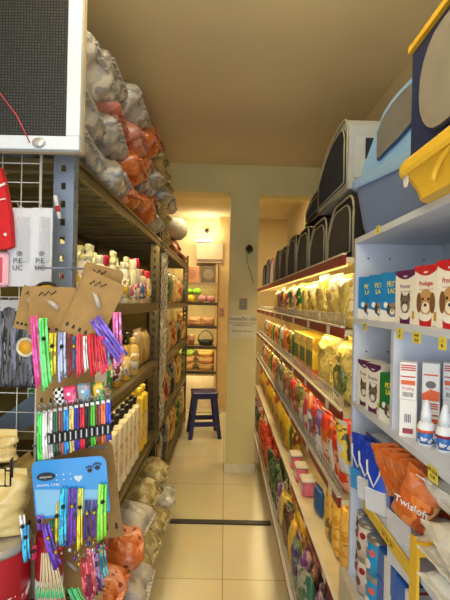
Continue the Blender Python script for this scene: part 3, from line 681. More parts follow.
# base
def base_mat(i):
    B = [((60, 80, 50), (110, 130, 80), (30, 40, 30)), ((150, 100, 60), (190, 150, 90), (90, 60, 40)), ((110, 60, 130), (180, 150, 170), (60, 50, 60)), ((226, 180, 50), (240, 210, 100), (180, 120, 40)),
         ((60, 110, 80), (170, 170, 150), (40, 60, 60)), ((130, 90, 60), (80, 50, 40), (170, 140, 100)), ((90, 60, 110), (120, 150, 120), (220, 210, 190))]
    return PR(list(B[i]), 13)
bn = ['dark green', 'tan', 'purple', 'yellow', 'sea green', 'brown', 'lilac']
redchip = PR([(206, 50, 30), (226, 90, 50), (160, 30, 24), (250, 230, 200)], 10, rough=.25)
ny = 0
for i in range(38):
    y = GY0+.03+i*.1
    for row in range(2):
        if 3.35 < y < 4.1 or (y > 4.1 and i % 3 == 0): m, n_ = redchip, 'red'
        elif 2.8 < y <= 3.35: m, n_ = base_mat(0), 'dark green'
        else: q = [3, 2, 4, 5, 2, 6, 1, 3, 5, 0][(i*(1+row*2)+row*2) % 10]; m, n_ = base_mat(q), bn[q]
        if row == 1 and y > 4.2: continue
        if row == 1 and 1.9 < y < 2.8: m, n_ = base_mat(3 if i % 2 else 1), bn[3 if i % 2 else 1]
        packet('dog_chew_packet', m, .115, .2+.02*((i*7+row) % 3), .05, f'{n_} chew packet, {ordw(i+1)} from the near end, {["front","back"][row]} row, right bottom shelf', 'packet',
               (.375+row*.075, y+row*.04, .12), (R(-6+5*((i+row) % 3)), R(rnd.uniform(-9, 9)), FACE_L+R(rnd.uniform(-34, 24))), 'chew packets on the right bottom shelf', (i+row) % 5, .13)

# ---- soft carriers on top of the gondola
def carrier(y, L_, H, D, body, mesh, trim, label, z=1.615, x=.46, lean=0, slope=.5, endwin=False):
    r = empty('soft_pet_carrier', label, 'pet carrier', (x, y, z), (0, R(lean), FACE_L), 'pet carriers on top of the right shelving')
    # profile in local XZ (x along the aisle, -x is the far end... ) rounded, with a sloping far shoulder
    def prof(k=1.0, inset=0):
        a = L_/2-inset; pts = []; h = H-inset
        base = [(-a, inset), (a, inset), (a, h*.72)]
        cor = []
        for q in range(7): t = q/6*PI/2; cor.append((a-.06+.06*math.cos(t), h-.06+.06*math.sin(t)))
        shoulder = []
        for q in range(9):
            t = q/8; shoulder.append((-a+a*2*slope*(1-t)**1.6 if 0 else -a+(a*2*slope)*(1-t), (h)-(h*.45)*t**2))
        return base[:2]+[(a, h*.6)]+cor+shoulder
    pf = prof()
    b = MB(); b.prism(pf, 0, D, 0); b.build('body', body, r)
    pi = prof(inset=.028)
    b = MB(); b.prism(pi, -.006, 0, 0); b.build('mesh_window', mesh, r)
    b = MB(); b.tube([(px_, -.004, pz) for px_, pz in pf], .0045, 6, closed=True); b.build('front_piping', trim, r)
    b = MB(); b.tube([(px_, D, pz) for px_, pz in pf], .0045, 6, closed=True); b.build('rear_piping', trim, r)
    b = MB(); b.tube([(px_, -.008, pz) for px_, pz in pi], .003, 5, closed=True); b.build('window_piping', trim, r)
    b = MB(); b.tube([(-.03, D*.3, H-.004), (.0, D*.3, H+.03), (.08, D*.3, H+.03), (.1, D*.3, H-.004)], .007, 6); b.build('handle', M((26, 26, 30), .6), r)
    if endwin:
        b = MB(); b.box(L_/2, L_/2+.006, .02, D-.02, .04, H*.7); b.build('end_panel', M((176, 180, 182), .7), r)
        b = MB(); b.box(L_/2+.006, L_/2+.009, .06, D-.06, H*.4, H*.68); b.build('end_window', mesh, r)
    return r
blk = M((22, 22, 28), .85, bump=.3, scale=90); navy = M((28, 34, 52), .85, bump=.3, scale=90); greym = M((66, 66, 60), .85, bump=.3, scale=120); bei = M((176, 166, 136), .6); blu = M((86, 92, 100), .8)
brn = M((176, 110, 70), .8); pur = M((70, 58, 84), .8); lgr = M((150, 146, 134), .7)
lab = ['grey mesh carrier with broad beige piping, nearest on the shelf edge', 'dark grey mesh carrier with white piping, second along the shelf', 'charcoal mesh carrier, third along the shelf', 'black carrier with grey window, fourth along the shelf', 'purple-grey carrier, fifth along the shelf',
       'black carrier, sixth along the shelf, before the brown one', 'brown and tan carrier, seventh along the shelf', 'slate blue carrier, eighth along the shelf', 'slate blue carrier, ninth and last along the shelf']
specs = [(blk, greym, bei), (blk, greym, bei), (blk, greym, bei), (blk, greym, bei), (pur, pur, lgr), (blk, navy, bei), (brn, lgr, brn), (blu, blu, blk), (blu, blu, blk)]
for i, (bd, ms, tr) in enumerate(specs):
    carrier(1.76+i*.42, .39, .235+(.05 if i > 1 and i % 2 else .03 if i > 1 else 0), .26, bd, ms, tr, lab[i]+', right shelving top', x=.455, slope=.42)
carrier(1.86, .5, .27, .24, M((168, 172, 174), .7), navy, bei, 'big navy and grey domed carrier with beige piping atop the nearest carriers', z=1.615+.26, x=.44, lean=0, slope=.72, endwin=True)
carrier(2.42, .46, .13, .22, blk, navy, lgr, 'low black carrier lying on the row right behind the big domed one', z=1.615+.3, x=.48, slope=.6)

# ================================================================ WHITE UNIT (right front)
WX, WXB, WY0, WY1 = .42, .70, .12, 1.44
wm = M((206, 212, 226), .45, var=.03); 
r = empty('white_shelf_unit', 'white laminate shelf unit in the right foreground', 'shelf', (0, 0, 0))
b = MB(); b.box(WX, WXB, WY1-.018, WY1, 0, 1.665); b.build('end_panel', wm, r)
b = MB()
for zz in (1.6, 1.5, 1.3, 1.2): 
    for xx in (.46, .53, .64): b.lathe([(.003, 0), (.003, .0015)], 8, T=Matrix.Translation((xx, WY1-.018, zz if zz > 1.55 else zz)) @ Matrix.Rotation(PI/2, 4, 'X'))
b.build('screws', M((110, 112, 118), .4, .8), r)
b = MB(); b.box(WX, WXB, WY0, WY0+.018, 0, 1.665); b.build('end_panel', wm, r)
b = MB(); b.box(WXB, WXB+.012, WY0, WY1, 0, 1.665); b.build('back_panel', wm, r)
for i, z in enumerate((1.665, 1.407, 1.14, .89, .58, .1)):
    b = MB(); b.box(WX, WXB, WY0+.018, WY1-.018, z-.018, z, bev=.001); b.build('shelf', wm, r)
b = MB(); b.box(WX+.004, WXB, 1.10, 1.118, 1.14, 1.389); b.build('divider', wm, r)
b = MB(); b.box(WX-.02, WX, WY0, WY1+.03, .0, .575); b.build('kick_board', M((200, 190, 168), .5), r)
# price cards on the shelf fronts
def pcard(y, z, w_, h, label, lines):
    r = empty('price_card', label, 'price tag', (WX-.001, y, z), FACE_L, 'yellow price cards')
    b = MB(); b.box(-w_/2, w_/2, -.001, 0, -h/2, h/2); b.build('card', M((232, 214, 80), .5), r)
    for k, t in enumerate(lines): text(t, h*.36, M((40, 40, 30), .5), r, (0, -.0013, h*(.2-.4*k)), ex=.0002)
def yof(px): return WX*F/(px-225-2)
pcard(yof(368), 1.385, .03, .022, 'yellow price card under the nearest-to-the-wall blue milk boxes', ['64 98', 'KG'])
pcard(yof(403), 1.383, .034, .026, 'square yellow price card under the purple-topped cat box', ['42', '00'])
pcard(yof(420), 1.381, .04, .024, 'wide yellow price card under the first dog box', ['144.90', '24 20'])
pcard(yof(446), 1.379, .03, .024, 'yellow price card at the right edge below the last dog box', ['4', '90'])
pcard(yof(379), 1.658, .03, .022, 'yellow price card under the blue litter box', ['12', '90'])
pcard(yof(439), 1.118, .04, .028, 'yellow price card below the drop bottles', ['LPR 20.00', '12.90'])
# milk boxes
def add_face(b, w, cx, cz, s, y):   # dog / cat heads drawn in flat print
    b.disc(cx, cz, .026*s, .028*s, y, .0006, 0); b.disc(cx-.024*s, cz-.002*s, .009*s, .022*s, y-.0006, .0006, 1); b.disc(cx+.024*s, cz-.002*s, .009*s, .022*s, y-.0006, .0006, 1)
    b.disc(cx, cz-.012*s, .014*s, .012*s, y-.0006, .0006, 2); b.disc(cx-.01*s, cz+.006*s, .0035*s, .0035*s, y-.0006, .0006, 3, 8); b.disc(cx+.01*s, cz+.006*s, .0035*s, .0035*s, y-.0006, .0006, 3, 8); b.disc(cx, cz-.007*s, .005*s, .0035*s, y-.0012, .0006, 3, 8)
def prodog(col, cat_, name_):
    def art(r, w, d, h):
        b = MB(); n = 12
        pts = [(-w/2, h)]+[(w/2, h)]+[(w/2-w*k/n, h*.93-h*.1*math.sin(PI*k/n)) for k in range(0, n+1)]
        b.prism(pts, -d/2-.0006, -d/2); b.build('banner', M(col, .4), r)
        text('new', h*.07, M((240, 240, 240), .5), r, (0, -d/2-.001, h*.89), ex=.0002)
        text(name_, h*.115, M((190, 60, 60) if not cat_ else (150, 110, 150), .5), r, (0, -d/2-.001, h*.7), ex=.0002, sx=.85)
        b = MB(); b.box(-w*.28, w*.28, -d/2-.0006, -d/2, h*.6, h*.607); b.build('rule', M((150, 120, 120), .5), r)
        b = MB()
        if cat_:
            b.disc(0, h*.36, .02, .022, -d/2); b.prism([(-.022, h*.42), (-.018, h*.6), (-.004, h*.5)], -d/2-.0006, -d/2, 1); b.prism([(.022, h*.42), (.018, h*.6), (.004, h*.5)], -d/2-.0006, -d/2, 1)
            b.disc(0, h*.3, .011, .009, -d/2-.0006, mi=2); b.disc(-.008, h*.4, .003, .003, -d/2-.0006, mi=3, n=8); b.disc(.008, h*.4, .003, .003, -d/2-.0006, mi=3, n=8)
            ms = [M((120, 104, 90), .6), M((90, 76, 66), .6), M((230, 224, 214), .6), M((20, 18, 16), .4)]
        else:
            add_face(b, w, 0, h*.4, 1, -d/2); ms = [M((196, 150, 96), .6), M((120, 80, 50), .6), M((236, 224, 204), .6), M((20, 18, 16), .4)]
        b.build('portrait', ms, r)
        b = MB(); b.prism([(-.02, 0), (.02, 0), (.022, h*.14), (-.022, h*.14)], -d/2-.0012, -d/2); b.disc(0, h*.14, .02, .008, -d/2-.0012, mi=1); b.build('printed_bowl', [M(col, .4), M((240, 238, 230), .4)], r)
        b = MB(); b.prism([(w*.33, h*.1), (w*.45, h*.1), (w*.45, h*.24), (w*.33, h*.24)], -d/2-.0006, -d/2); b.build('printed_jar', M((206, 160, 60), .4), r)
        b = MB(); b.prism([(-.02, 0), (.02, 0), (0, h*.4)], 0, .0006, T=Matrix.Translation((w/2+.0003, 0, 0)) @ Matrix.Rotation(R(90), 4, 'Z')); b.build('side_print', M(col, .4), r)
    return art
wb = M((238, 232, 220), .45, var=.02)
xs = [(yof(393)+yof(412))/2, (yof(412)+yof(432))/2, (yof(432)+yof(458))/2]
carton('cat_milk_box', .092, .07, .128, [wb], 'white box with a purple banner and a cat head on the white unit', 'box', (WX+.045, xs[0], 1.407), FACE_L+R(8), 'white milk boxes', prodog((90, 24, 80), True, 'Procater'))
carton('dog_milk_box', .088, .07, .131, [wb], 'white box with a red banner and a puppy head, right beside the cat box', 'box', (WX+.045, xs[1]-.002, 1.407), FACE_L+R(8), 'white milk boxes', prodog((196, 30, 40), False, 'Prodogan'))
carton('dog_milk_box', .088, .07, .134, [wb], 'white puppy box at the right edge of the picture, nearest the camera', 'box', (WX+.045, xs[2]-.006, 1.407), FACE_L+R(8), 'white milk boxes', prodog((196, 30, 40), False, 'Prodogan'))
def lac(col):
    def art(r, w, d, h):
        yl = M((236, 216, 60), .5)
        text("PET'S", h*.15, yl, r, (w*.08, -d/2-.0008, h*.76), ex=.0006, sx=.85); text('LAC', h*.15, yl, r, (w*.08, -d/2-.0008, h*.62), ex=.0006, sx=.85)
        b = MB(); b.prism([(-w/2, 0), (w/2, 0), (w/2, h*.12), (0, h*.1), (-w*.2, h*.22), (-w/2, h*.25)], -d/2-.0006, -d/2); b.build('white_swash', M((232, 230, 224), .5), r)
        b = MB(); add_face(b, w, w*.12, h*.26, .62, -d/2-.0006); b.build('portrait', [M((150, 130, 110), .6), M((70, 56, 50), .6), M((230, 220, 210), .6), M((20, 18, 16), .4)], r)
        b = MB(); b.disc(-w*.22, h*.34, .008, .008, -d/2); b.build('round_mark', M((235, 235, 235), .5), r)
        b = MB(); b.disc(w*.33, h*.46, .007, .01, -d/2); b.build('red_badge', M((200, 70, 50), .5), r)
        b = MB(); b.box(-w/2+.004, -w/2+.012, -.02, .02, h*.7, h*.78); b.build('side_mark', yl, r) if 0 else None
    return art
bb_ = M((22, 128, 196), .4, var=.03); gb_ = M((20, 110, 54), .4, var=.03)
for i, (px_, n_) in enumerate(((357, 'farthest, beside the end panel'), (369, 'second from the end panel'), (384, 'third, touching the white cat box'))):
    carton('milk_powder_box', .078, .055, .13, [bb_], f'blue puppy milk box on the white unit, {n_}', 'box', (WX+.04, [1.36, 1.262, 1.165][i], 1.407), FACE_L+R([28, 24, 20][i]), 'blue milk boxes', lac(0))
for i, y in enumerate((1.05, .95, .85, .75)):
    carton('milk_powder_box', .09, .06, .15, [bb_], f'blue box in the back row behind the white boxes, {ordw(i+1)} from the far end', 'box', (WX+.13, y, 1.407), FACE_L, 'back row of blue boxes', None)
carton('milk_powder_box', .075, .05, .128, [gb_], 'green puppy milk box on the white unit beside the divider', 'box', (WX+.04, 1.17, 1.14), FACE_L+R(16), None, lac(0))
for i, y in enumerate((1.36, 1.28)):
    carton('cat_milk_box', .075, .055, .14, [wb], ['white and purple cat box by the end panel, left of the green box', 'white and purple cat box touching the green box'][i], 'box', (WX+.04, y, 1.14), FACE_L+R(14), 'cat boxes beside the green box', prodog((90, 24, 80), True, 'Procater'))
carton('cat_milk_box', .2, .055, .146, [M((110, 70, 80), .5)], 'long plum box behind the green box', 'box', (WX+.14, 1.27, 1.14), FACE_L, None, None)
# orange / white medicine boxes, two high
orangep = M((226, 96, 40), .45)
def med(v):
    def art(r, w, d, h):
        b = MB()
        if v == 0: b.box(-w*.3, w*.3, -d/2-.0006, -d/2, h*.1, h*.24); b.build('printed_band', M((150, 50, 60), .5), r); b = MB(); [b.box(-w*.2+k*w*.1, -w*.2+k*w*.1+w*.06, -d/2-.0006, -d/2, h*.4, h*.62) for k in range(4)]; b.build('printed_bars', M((80, 80, 90), .5), r)
        elif v == 1: b.prism([(-w/2, 0), (w/2, 0), (w/2, h*.24), (0, h*.3), (-w/2, h*.16)], -d/2-.0006, -d/2); b.build('printed_swash', orangep, r); b = MB(); b.box(-w*.4, w*.4, -d/2-.0006, -d/2, h*.66, h*.7); b.build('printed_line', orangep, r); b = MB(); b.disc(0, h*.42, w*.3, h*.1, -d/2); b.build('portrait', M((120, 110, 104), .6), r)
        else:
            [b.box(-w*.42, w*.42, -d/2-.0006, -d/2, h*z, h*z+.003) for z in (.9, .84, .78, .6)]; b.build('printed_lines', M((196, 60, 50), .5), r)
            b = MB(); b.box(-w*.4, w*.4, -d/2-.0006, -d/2, h*.4, h*.52); b.build('orange_band', orangep, r)
            b = MB(); [b.box(-w*.3+k*w*.07, -w*.3+k*w*.07+w*.035, -d/2-.0006, -d/2, h*.08, h*.2) for k in range(9)]; b.build('barcode', M((30, 30, 30), .5), r)
            text('Prodog', h*.1, M((190, 40, 60), .5), r, (0, -d/2-.001, h*.3), ex=.0002)
    return art
for lv in range(2):
    for i in range(5):
        carton('vitamin_box', .038, .042, .088, [M((236, 232, 226), .45, var=.02)], f'white and orange vitamin box, {ordw(i+1)} from the shelf edge, {["lower","upper"][lv]} layer, white unit', 'box', (.446+.0515*i, 1.056-.004*(i % 2), 1.14+lv*.0885), R(-26-3*lv), 'vitamin boxes stacked two high', med((0, 2, 1, 2, 0)[(i+lv) % 5]))
for i, px_ in enumerate((426, 442)):
    r = empty('dropper_bottle', ['white dropper bottle with an orange mark, left of the pair', 'white dropper bottle with a puppy print, right of the pair'][i], 'bottle', ((.456, .985, 1.14), (.478, .945, 1.14))[i], R(-25), 'dropper bottles')
    b = MB(); b.lathe([(.0165, 0), (.0185, .003), (.0185, .042), (.015, .05), (.009, .054)], 18); b.build('body', M((240, 242, 246), .3), r)
    b = MB(); b.lathe([(.012, .052), (.0115, .07), (.007, .09), (.004, .1)], 14); b.build('cap', M((236, 240, 246), .3), r)
    b = MB(); b.lathe([(.0188, .006), (.0188, .036)], 18); b.build('label', PR([(240, 240, 244), (50, 110, 190), (236, 238, 244)], 40, bump=0), r)
    b = MB(); b.lathe([(.019, .03), (.019, .036)], 18); b.build('label_band', M([(226, 90, 50), (150, 30, 40)][i], .4), r)
# lower bay: nappy packs and orange treat bags
bluepack = M((24, 60, 170), .3, coat=.4); whitepack = M((225, 228, 232), .35, coat=.3)
for i in range(4):
    r = empty('pad_pack', f'blue and white pack of pads lying in the pile, {ordw(i+1)} from the bottom', 'pack', (.55, 1.25, (.895+i*.045)), FACE_L+R(4*(i % 2)), 'packs of pads')
    o = pillow_mb(.25, .2, .046, i, .06, 12, 12).build('wrapper', whitepack, r, (0, -.1, .018), (R(-90), 0, 0))
    b = MB(); b.box(-.11, .11, -.102, -.096, .006, .03, bev=.002); b.build('blue_side', bluepack, r)
for i in range(3):
    o = packet('pad_pouch', PR([(24, 60, 180), (40, 90, 210), (18, 44, 130)], 8), .075, .155, .04, ['blue pouch with white curved stripes, nearest the end panel', 'blue pouch with white curved stripes in the middle of the three', 'blue pouch with white curved stripes, nearest the orange bags'][i], 'pouch', (.435, 1.335-i*.07, .892), (R(6), 0, FACE_L+R(34)), 'striped blue pouches', i, .06, hi=True)
    b = MB(); b.tube([(-.024, -.017, .14), (-.02, -.023, .11), (0, -.026, .075), (.018, -.023, .11), (.022, -.017, .14)], .003, 6); b.build('white_stripe', whitepack, o)
    b = MB(); b.box(-.034, .034, -.024, .0, .0, .065, bev=.003); b.build('pale_foot', M([(60, 150, 215), (215, 218, 224), (215, 218, 224)][i], .4), o)
packet('clear_pouch', PR([(200, 200, 196), (230, 190, 60), (90, 80, 60), (160, 160, 150)], 12), .05, .17, .03, 'narrow clear pouch with a yellow print at the white end panel', 'pouch', (.41, 1.45, .89), (R(8), 0, FACE_L+R(30)), None, 2, .1)
# orange treat bags
treat = PR([(206, 100, 40), (226, 130, 60), (170, 70, 30), (236, 190, 120)], 12, head=(200, 110, 60), rough=.25)
treat2 = PR([(200, 196, 186), (210, 110, 50), (226, 222, 214), (176, 170, 160)], 9, rough=.25)
for i in range(4):
    o = packet('treat_bag', treat, .085, .125, .04, f'orange treat bag with a clear window, {ordw(i+1)} from the blue pouches', 'bag', (.455+.012*i, 1.10-i*.035, .97), (R(12), R(-16), FACE_L+R(34)), 'orange treat bags', i, .1, hi=True)
o = packet('treat_bag', treat, .095, .125, .045, 'big orange treat bag with white lettering, foremost of the heap', 'bag', (.42, .985, .965), (R(10), R(24), FACE_L+R(40)), 'orange treat bags', 8, .1, hi=True)
text('Twisloft', .024, M((232, 232, 232), .4), o, (0, -.026, .065), (R(90), R(-12), 0), ex=.001)
for i in range(7):
    o = packet('silver_treat_bag', PR([(220, 215, 205), (226, 222, 213), (212, 207, 196), (232, 230, 224)], 8, rough=.25, bump=.5), .16, .13, .06,
        ['silver grey bag under the price rail bracket', 'silver bag lying across the orange one', 'silver bag with a blue dot, middle of the heap', 'silver bag with a blue dot, lowest of the heap', 'silver bag at the right edge of the heap', 'silver bag wedged below the orange bags', 'silver bag on top, under the yellow price card'][i], 'bag',
        [(.56, .95, .92), (.53, .80, .965), (.53, .80, .935), (.53, .80, .895), (.52, .66, .97), (.56, .93, .90), (.55, .88, 1.02)][i], (R([62, 70, 72, 75, 66, 72, 60][i]), R(6*(i % 2)), FACE_L+R([20, -6, 5, 12, -6, 20, 10][i])), 'silver treat bags', i, .16, hi=True)
    if i in (2, 3):
        b = MB(); b.disc(.03, .06, .012, .012, -.036); b.build('blue_dot', M((30, 90, 170), .4), o)
# price rail with bracket
r = empty('yellow_price_rail', 'yellow price rail with a bracket along the fourth shelf of the white unit', 'price rail', (WX-.004, 1.1, .875))
b = MB(); b.box(-.006, 0, -.17, .17, -.012, .016); b.build('rail', M((226, 190, 60), .4), r)
b = MB(); b.box(-.008, -.002, -.19, -.155, -.07, .085); b.box(-.002, .09, -.19, -.184, .055, .085); b.build('bracket', M((236, 190, 50), .4), r)
text('24 36 24', .02, M((120, 90, 30), .5), r, (-.0065, -.02, .002), (PI/2, 0, FACE_L), ex=.0002)
r = empty('white_flyer', 'blank white flyer tucked behind the yellow price rail', 'paper', (WX+.008, 1.05, .812), (0, R(-4), FACE_L+R(5))); b = MB(); b.box(-.06, .06, 0, .001, 0, .13); b.build('sheet', M((222, 226, 240), .5), r)
# cans and boxes on the lower shelf
def tin(x, y, z, rr, h, cols, label, spots=True):
    r = empty('pet_food_tin', label, 'can', (x, y, z), FACE_L, 'pet food tins on the white unit')
    b = MB(); b.lathe([(rr, 0), (rr, .003), (rr*.97, .006), (rr*.97, h-.006), (rr, h-.003), (rr, h)], 22); b.build('can', M((180, 178, 172), .3, .7), r)
    b = MB(); b.lathe([(rr*.985, .008), (rr*.985, h-.008)], 22); b.build('label', M(cols[0], .35), r)
    b = MB()
    for a, zz, s, mi in ((-.6, .6, .011, 0), (.1, .35, .013, 1), (.6, .7, .010, 0), (-.2, .8, .007, 1), (-1.1, .3, .011, 1), (-1.5, .7, .01, 0)):
        T = Matrix.Rotation(a, 4, 'Z') @ Matrix.Translation((0, -rr*.985, h*zz)); b.disc(0, 0, s, s, 0, .0012, mi, 12) if 0 else b.add(*(lambda n: ([(s*math.cos(2*PI*k/n), -.0012, s*math.sin(2*PI*k/n)) for k in range(n)]+[(s*math.cos(2*PI*k/n), .003, s*math.sin(2*PI*k/n)) for k in range(n)], [list(range(n))]+[[k, (k+1) % n, n+(k+1) % n, n+k] for k in range(n)]))(12), mi, False, T)
    b.build('printed_portraits', [M(cols[1], .5), M(cols[2], .5)], r)
for lv in range(2):
    tin(WX+.035, 1.245, .58+lv*.1055, .038, .105, ((30, 150, 206), (226, 100, 90), (240, 226, 200)), ['blue tin with puppy faces, lower of the blue pair', 'blue tin with puppy faces, upper of the blue pair'][lv])
    tin(WX+.035, 1.335, .58+lv*.1055, .036, .105, ((222, 206, 196), (160, 30, 36), (110, 80, 60)), ['white and red tin with a dog, lower one beside the blue pair', 'white and red tin with a dog, upper one beside the blue pair'][lv])
    tin(WX+.035, 1.405-.03+.03, .58+lv*.1055, .018, .105, ((226, 216, 206), (90, 40, 80), (110, 80, 60)), ['slim white and plum tin in the corner, lower one', 'slim white and plum tin in the corner, upper one'][lv])
def bluebox(r, w, d, h):
    b = MB(); b.box(-w*.12, w*.22, -d/2-.0006, d/2+.0006, -.0, h+.0006); b.build('white_band', M((222, 222, 226), .45), r)
    b = MB(); b.box(-w*.0, w*.08, -d/2+.01, d/2-.02, h+.0006, h+.001); b.build('red_line', M((180, 60, 60), .5), r)
for i in range(9):
    y, z = (1.12, .99, .86)[i//3], .58+.0755*(i % 3)
    carton('medicine_carton', .122, .12, .075, [M((28, 96, 190), .4, var=.03)], f'blue carton with a white band, {["lowest","middle","topmost"][i % 3]} in the {ordw(i//3+1)} stack right of the blue tins', 'box', (WX+.065, y, z), FACE_L+R(3*(i % 2)), 'blue cartons', bluebox)

# ================================================================ LITTER BOXES
def litter(y0, y1, label, basec, rimc, hoodc, topc, win, z=1.665, xf=.37, depth=.3, hz=.14, top=.3, arch=None, win_=None, rot=0, blue=False):
    yc = (y0+y1)/2; L_ = y1-y0
    r = empty('covered_litter_box', label, 'litter box', (xf, yc, z), FACE_L+R(rot), 'covered litter boxes')
    # base tub tapering to the foot: local x along aisle, y depth into the shelf
    def ring(k, zz, ofs=0): 
        a = L_/2*k; d0 = depth*(1-k)/2; n = 5; rr = .05; pts = []
        for cx, cy, a0 in ((a-rr, d0+rr, -90), (a-rr, depth-d0-rr, 0), (-a+rr, depth-d0-rr, 90), (-a+rr, d0+rr, 180)):
            for q in range(n): t = R(a0+90*q/(n-1)); pts.append((cx+rr*math.cos(t), cy+rr*math.sin(t), zz))
        return pts
    def loft(rings, cap=True):
        b = MB(); n = len(rings[0]); vs = [p for g in rings for p in g]; fs = []
        for i in range(len(rings)-1):
            for k in range(n): fs.append([i*n+k, i*n+(k+1) % n, (i+1)*n+(k+1) % n, (i+1)*n+k])
        fs += [list(range(n))[::-1], [(len(rings)-1)*n+k for k in range(n)]]
        b.add(vs, fs, 0, False); return b
    loft([ring(.84, 0), ring(.87, .02), ring(.96, hz-.02), ring(.97, hz-.015)]).build('tub', basec, r)
    loft([ring(1.0, hz-.02), ring(1.02, hz-.012), ring(1.02, hz+.004), ring(.98, hz+.012)]).build('rim', rimc, r)
    # hood
    a = L_/2*.95; zt = top; k = .03
    pf = arch or [(-a, hz+.005), (a, hz+.005), (a, zt-.02), (a-.02, zt), (-a+.015, zt), (-a, zt-.02)]
    b = MB(); b.prism(pf, .03, depth-.01); b.build('hood', hoodc, r)
    b = MB(); b.prism(win_, .018, .03); b.build('door', win, r)
    b = MB(); b.tube([(x_, .024, z_) for x_, z_ in win_], .004, 6, closed=True); b.build('door_frame', hoodc if not blue else M((46, 78, 120), .4), r)
    if not blue: b = MB(); b.prism([(-.235, zt), (a, zt), (a, zt+.012), (-.235, zt+.012)], .02, depth-.02); b.build('lid_strip', topc, r)
    # carrying grip moulded on the tub
    if not blue: b = MB(); pts = [(.075*math.cos(PI*q/12), .006, .01+.042*math.sin(PI*q/12)) for q in range(13)]; b.tube(pts, .005, 6); b.build('grip_arch', basec, r)
    return r
smoke = M((120, 118, 112), .25, coat=.4)
litter(.978, 1.378, 'light blue covered litter box with a grey-blue tub', M((104, 120, 156), .4, var=.04), M((140, 172, 210), .4, var=.03), M((140, 184, 228), .35, var=.03), M((120, 160, 206), .4), smoke, hz=.155, rot=14, xf=.423, blue=True,
       arch=[(-.18, .165), (.19, .165), (.19, .372), (.105, .372), (.055, .368), (.007, .359), (-.031, .346), (-.063, .329), (-.092, .294), (-.172, .19)],
       win_=[(-.073, .2), (.015, .225), (.115, .262), (.18, .285), (.18, .352), (.105, .35), (.045, .344), (-.005, .33), (-.05, .306), (-.073, .275)])
def rrect(x0, x1, z0, z1, r0, n=6):
    o = []
    for cx, cz, a0 in ((x1-r0, z0+r0, -90), (x1-r0, z1-r0, 0), (x0+r0, z1-r0, 90), (x0+r0, z0+r0, 180)):
        for q in range(n): t = R(a0+90*q/(n-1)); o.append((cx+r0*math.cos(t), cz+r0*math.sin(t)))
    return o
ly = litter(.47, .965, 'yellow and navy covered litter box, nearest the camera', M((236, 190, 56), .4, var=.04), M((240, 196, 60), .4, var=.03), M((30, 48, 92), .35, var=.03), M((240, 190, 50), .4), M((150, 144, 134), .25, coat=.3), hz=.075, top=.33, xf=.365,
       arch=[(-.235, .08), (.235, .08), (.235, .33), (-.235, .33)], win_=rrect(-.172, .2, .116, .305, .09))
b = MB(); b.disc(-.2, .045, .011, .013, .008, .002); b.build('sticker', M((226, 220, 210), .5), ly)

# ================================================================ LEFT FOREGROUND
# hanging dot panel
r = empty('led_display_panel', 'black grid-faced panel in a white aluminium frame at the upper left', 'display panel', (0, 0, 0))
p1 = at(79, 150, 1.15); X1, Z0 = p1.x, p1.z; X0 = X1-.55; Z1 = ZC
Yp = 1.15
m, nt, bs = new_mat('dot_grid'); L = nt.links.new
tc = nt.nodes.new('ShaderNodeTexCoord'); mp = nt.nodes.new('ShaderNodeMapping'); mp.inputs['Rotation'].default_value = (R(90), 0, 0)
br = nt.nodes.new('ShaderNodeTexBrick'); br.offset = .0; br.inputs['Scale'].default_value = 1; br.inputs['Brick Width'].default_value = .0078; br.inputs['Row Height'].default_value = .0078; br.inputs['Mortar Size'].default_value = .0016
br.inputs['Color1'].default_value = s2l((48, 51, 54))+(1,); br.inputs['Color2'].default_value = s2l((66, 69, 72))+(1,); br.inputs['Mortar'].default_value = s2l((12, 12, 14))+(1,)
L(tc.outputs['Object'], mp.inputs[0]); L(mp.outputs[0], br.inputs[0]); L(br.outputs['Color'], bs.inputs['Base Color']); bs.inputs['Roughness'].default_value = .55
fw = .036
b = MB(); b.box(X0+fw, X1-fw, Yp+.008, Yp+.023, Z0+fw, Z1-fw); b.build('dot_matrix', m, r)
alu = M((214, 224, 236), .35, .1, var=.03)
b = MB(); b.box(X0, X1, Yp, Yp+.024, Z0, Z0+fw, bev=.002); b.box(X0, X1, Yp, Yp+.024, Z1-fw, Z1, bev=.002); b.box(X0, X0+fw, Yp, Yp+.024, Z0+fw, Z1-fw, bev=.002); b.box(X1-fw, X1, Yp, Yp+.024, Z0+fw, Z1-fw, bev=.002)
b.build('frame', alu, r)
b = MB(); b.box(X0+.004, X1-.001, Yp+.024, Yp+.046, Z0+.002, Z1-.002); b.build('housing', M((190, 176, 150), .6), r)
pa, pb_ = at(-4, 88, Yp-.003), at(30, 143, Yp-.004)
b = MB(); b.tube([pa, (pa+pb_)/2+Vector((.01, 0, .0)), pb_], .0016, 6); b.build('red_wire', M((190, 60, 80), .5), r)
b = MB(); b.lathe([(.014, 0), (.012, .006), (.004, .008)], 12, T=Matrix.Translation(at(39, 143, Yp)) @ Matrix.Rotation(PI/2, 4, 'X') @ Matrix.Scale(1.3, 4, (1, 0, 0))); b.build('latch', M((200, 200, 200), .3, .6), r)

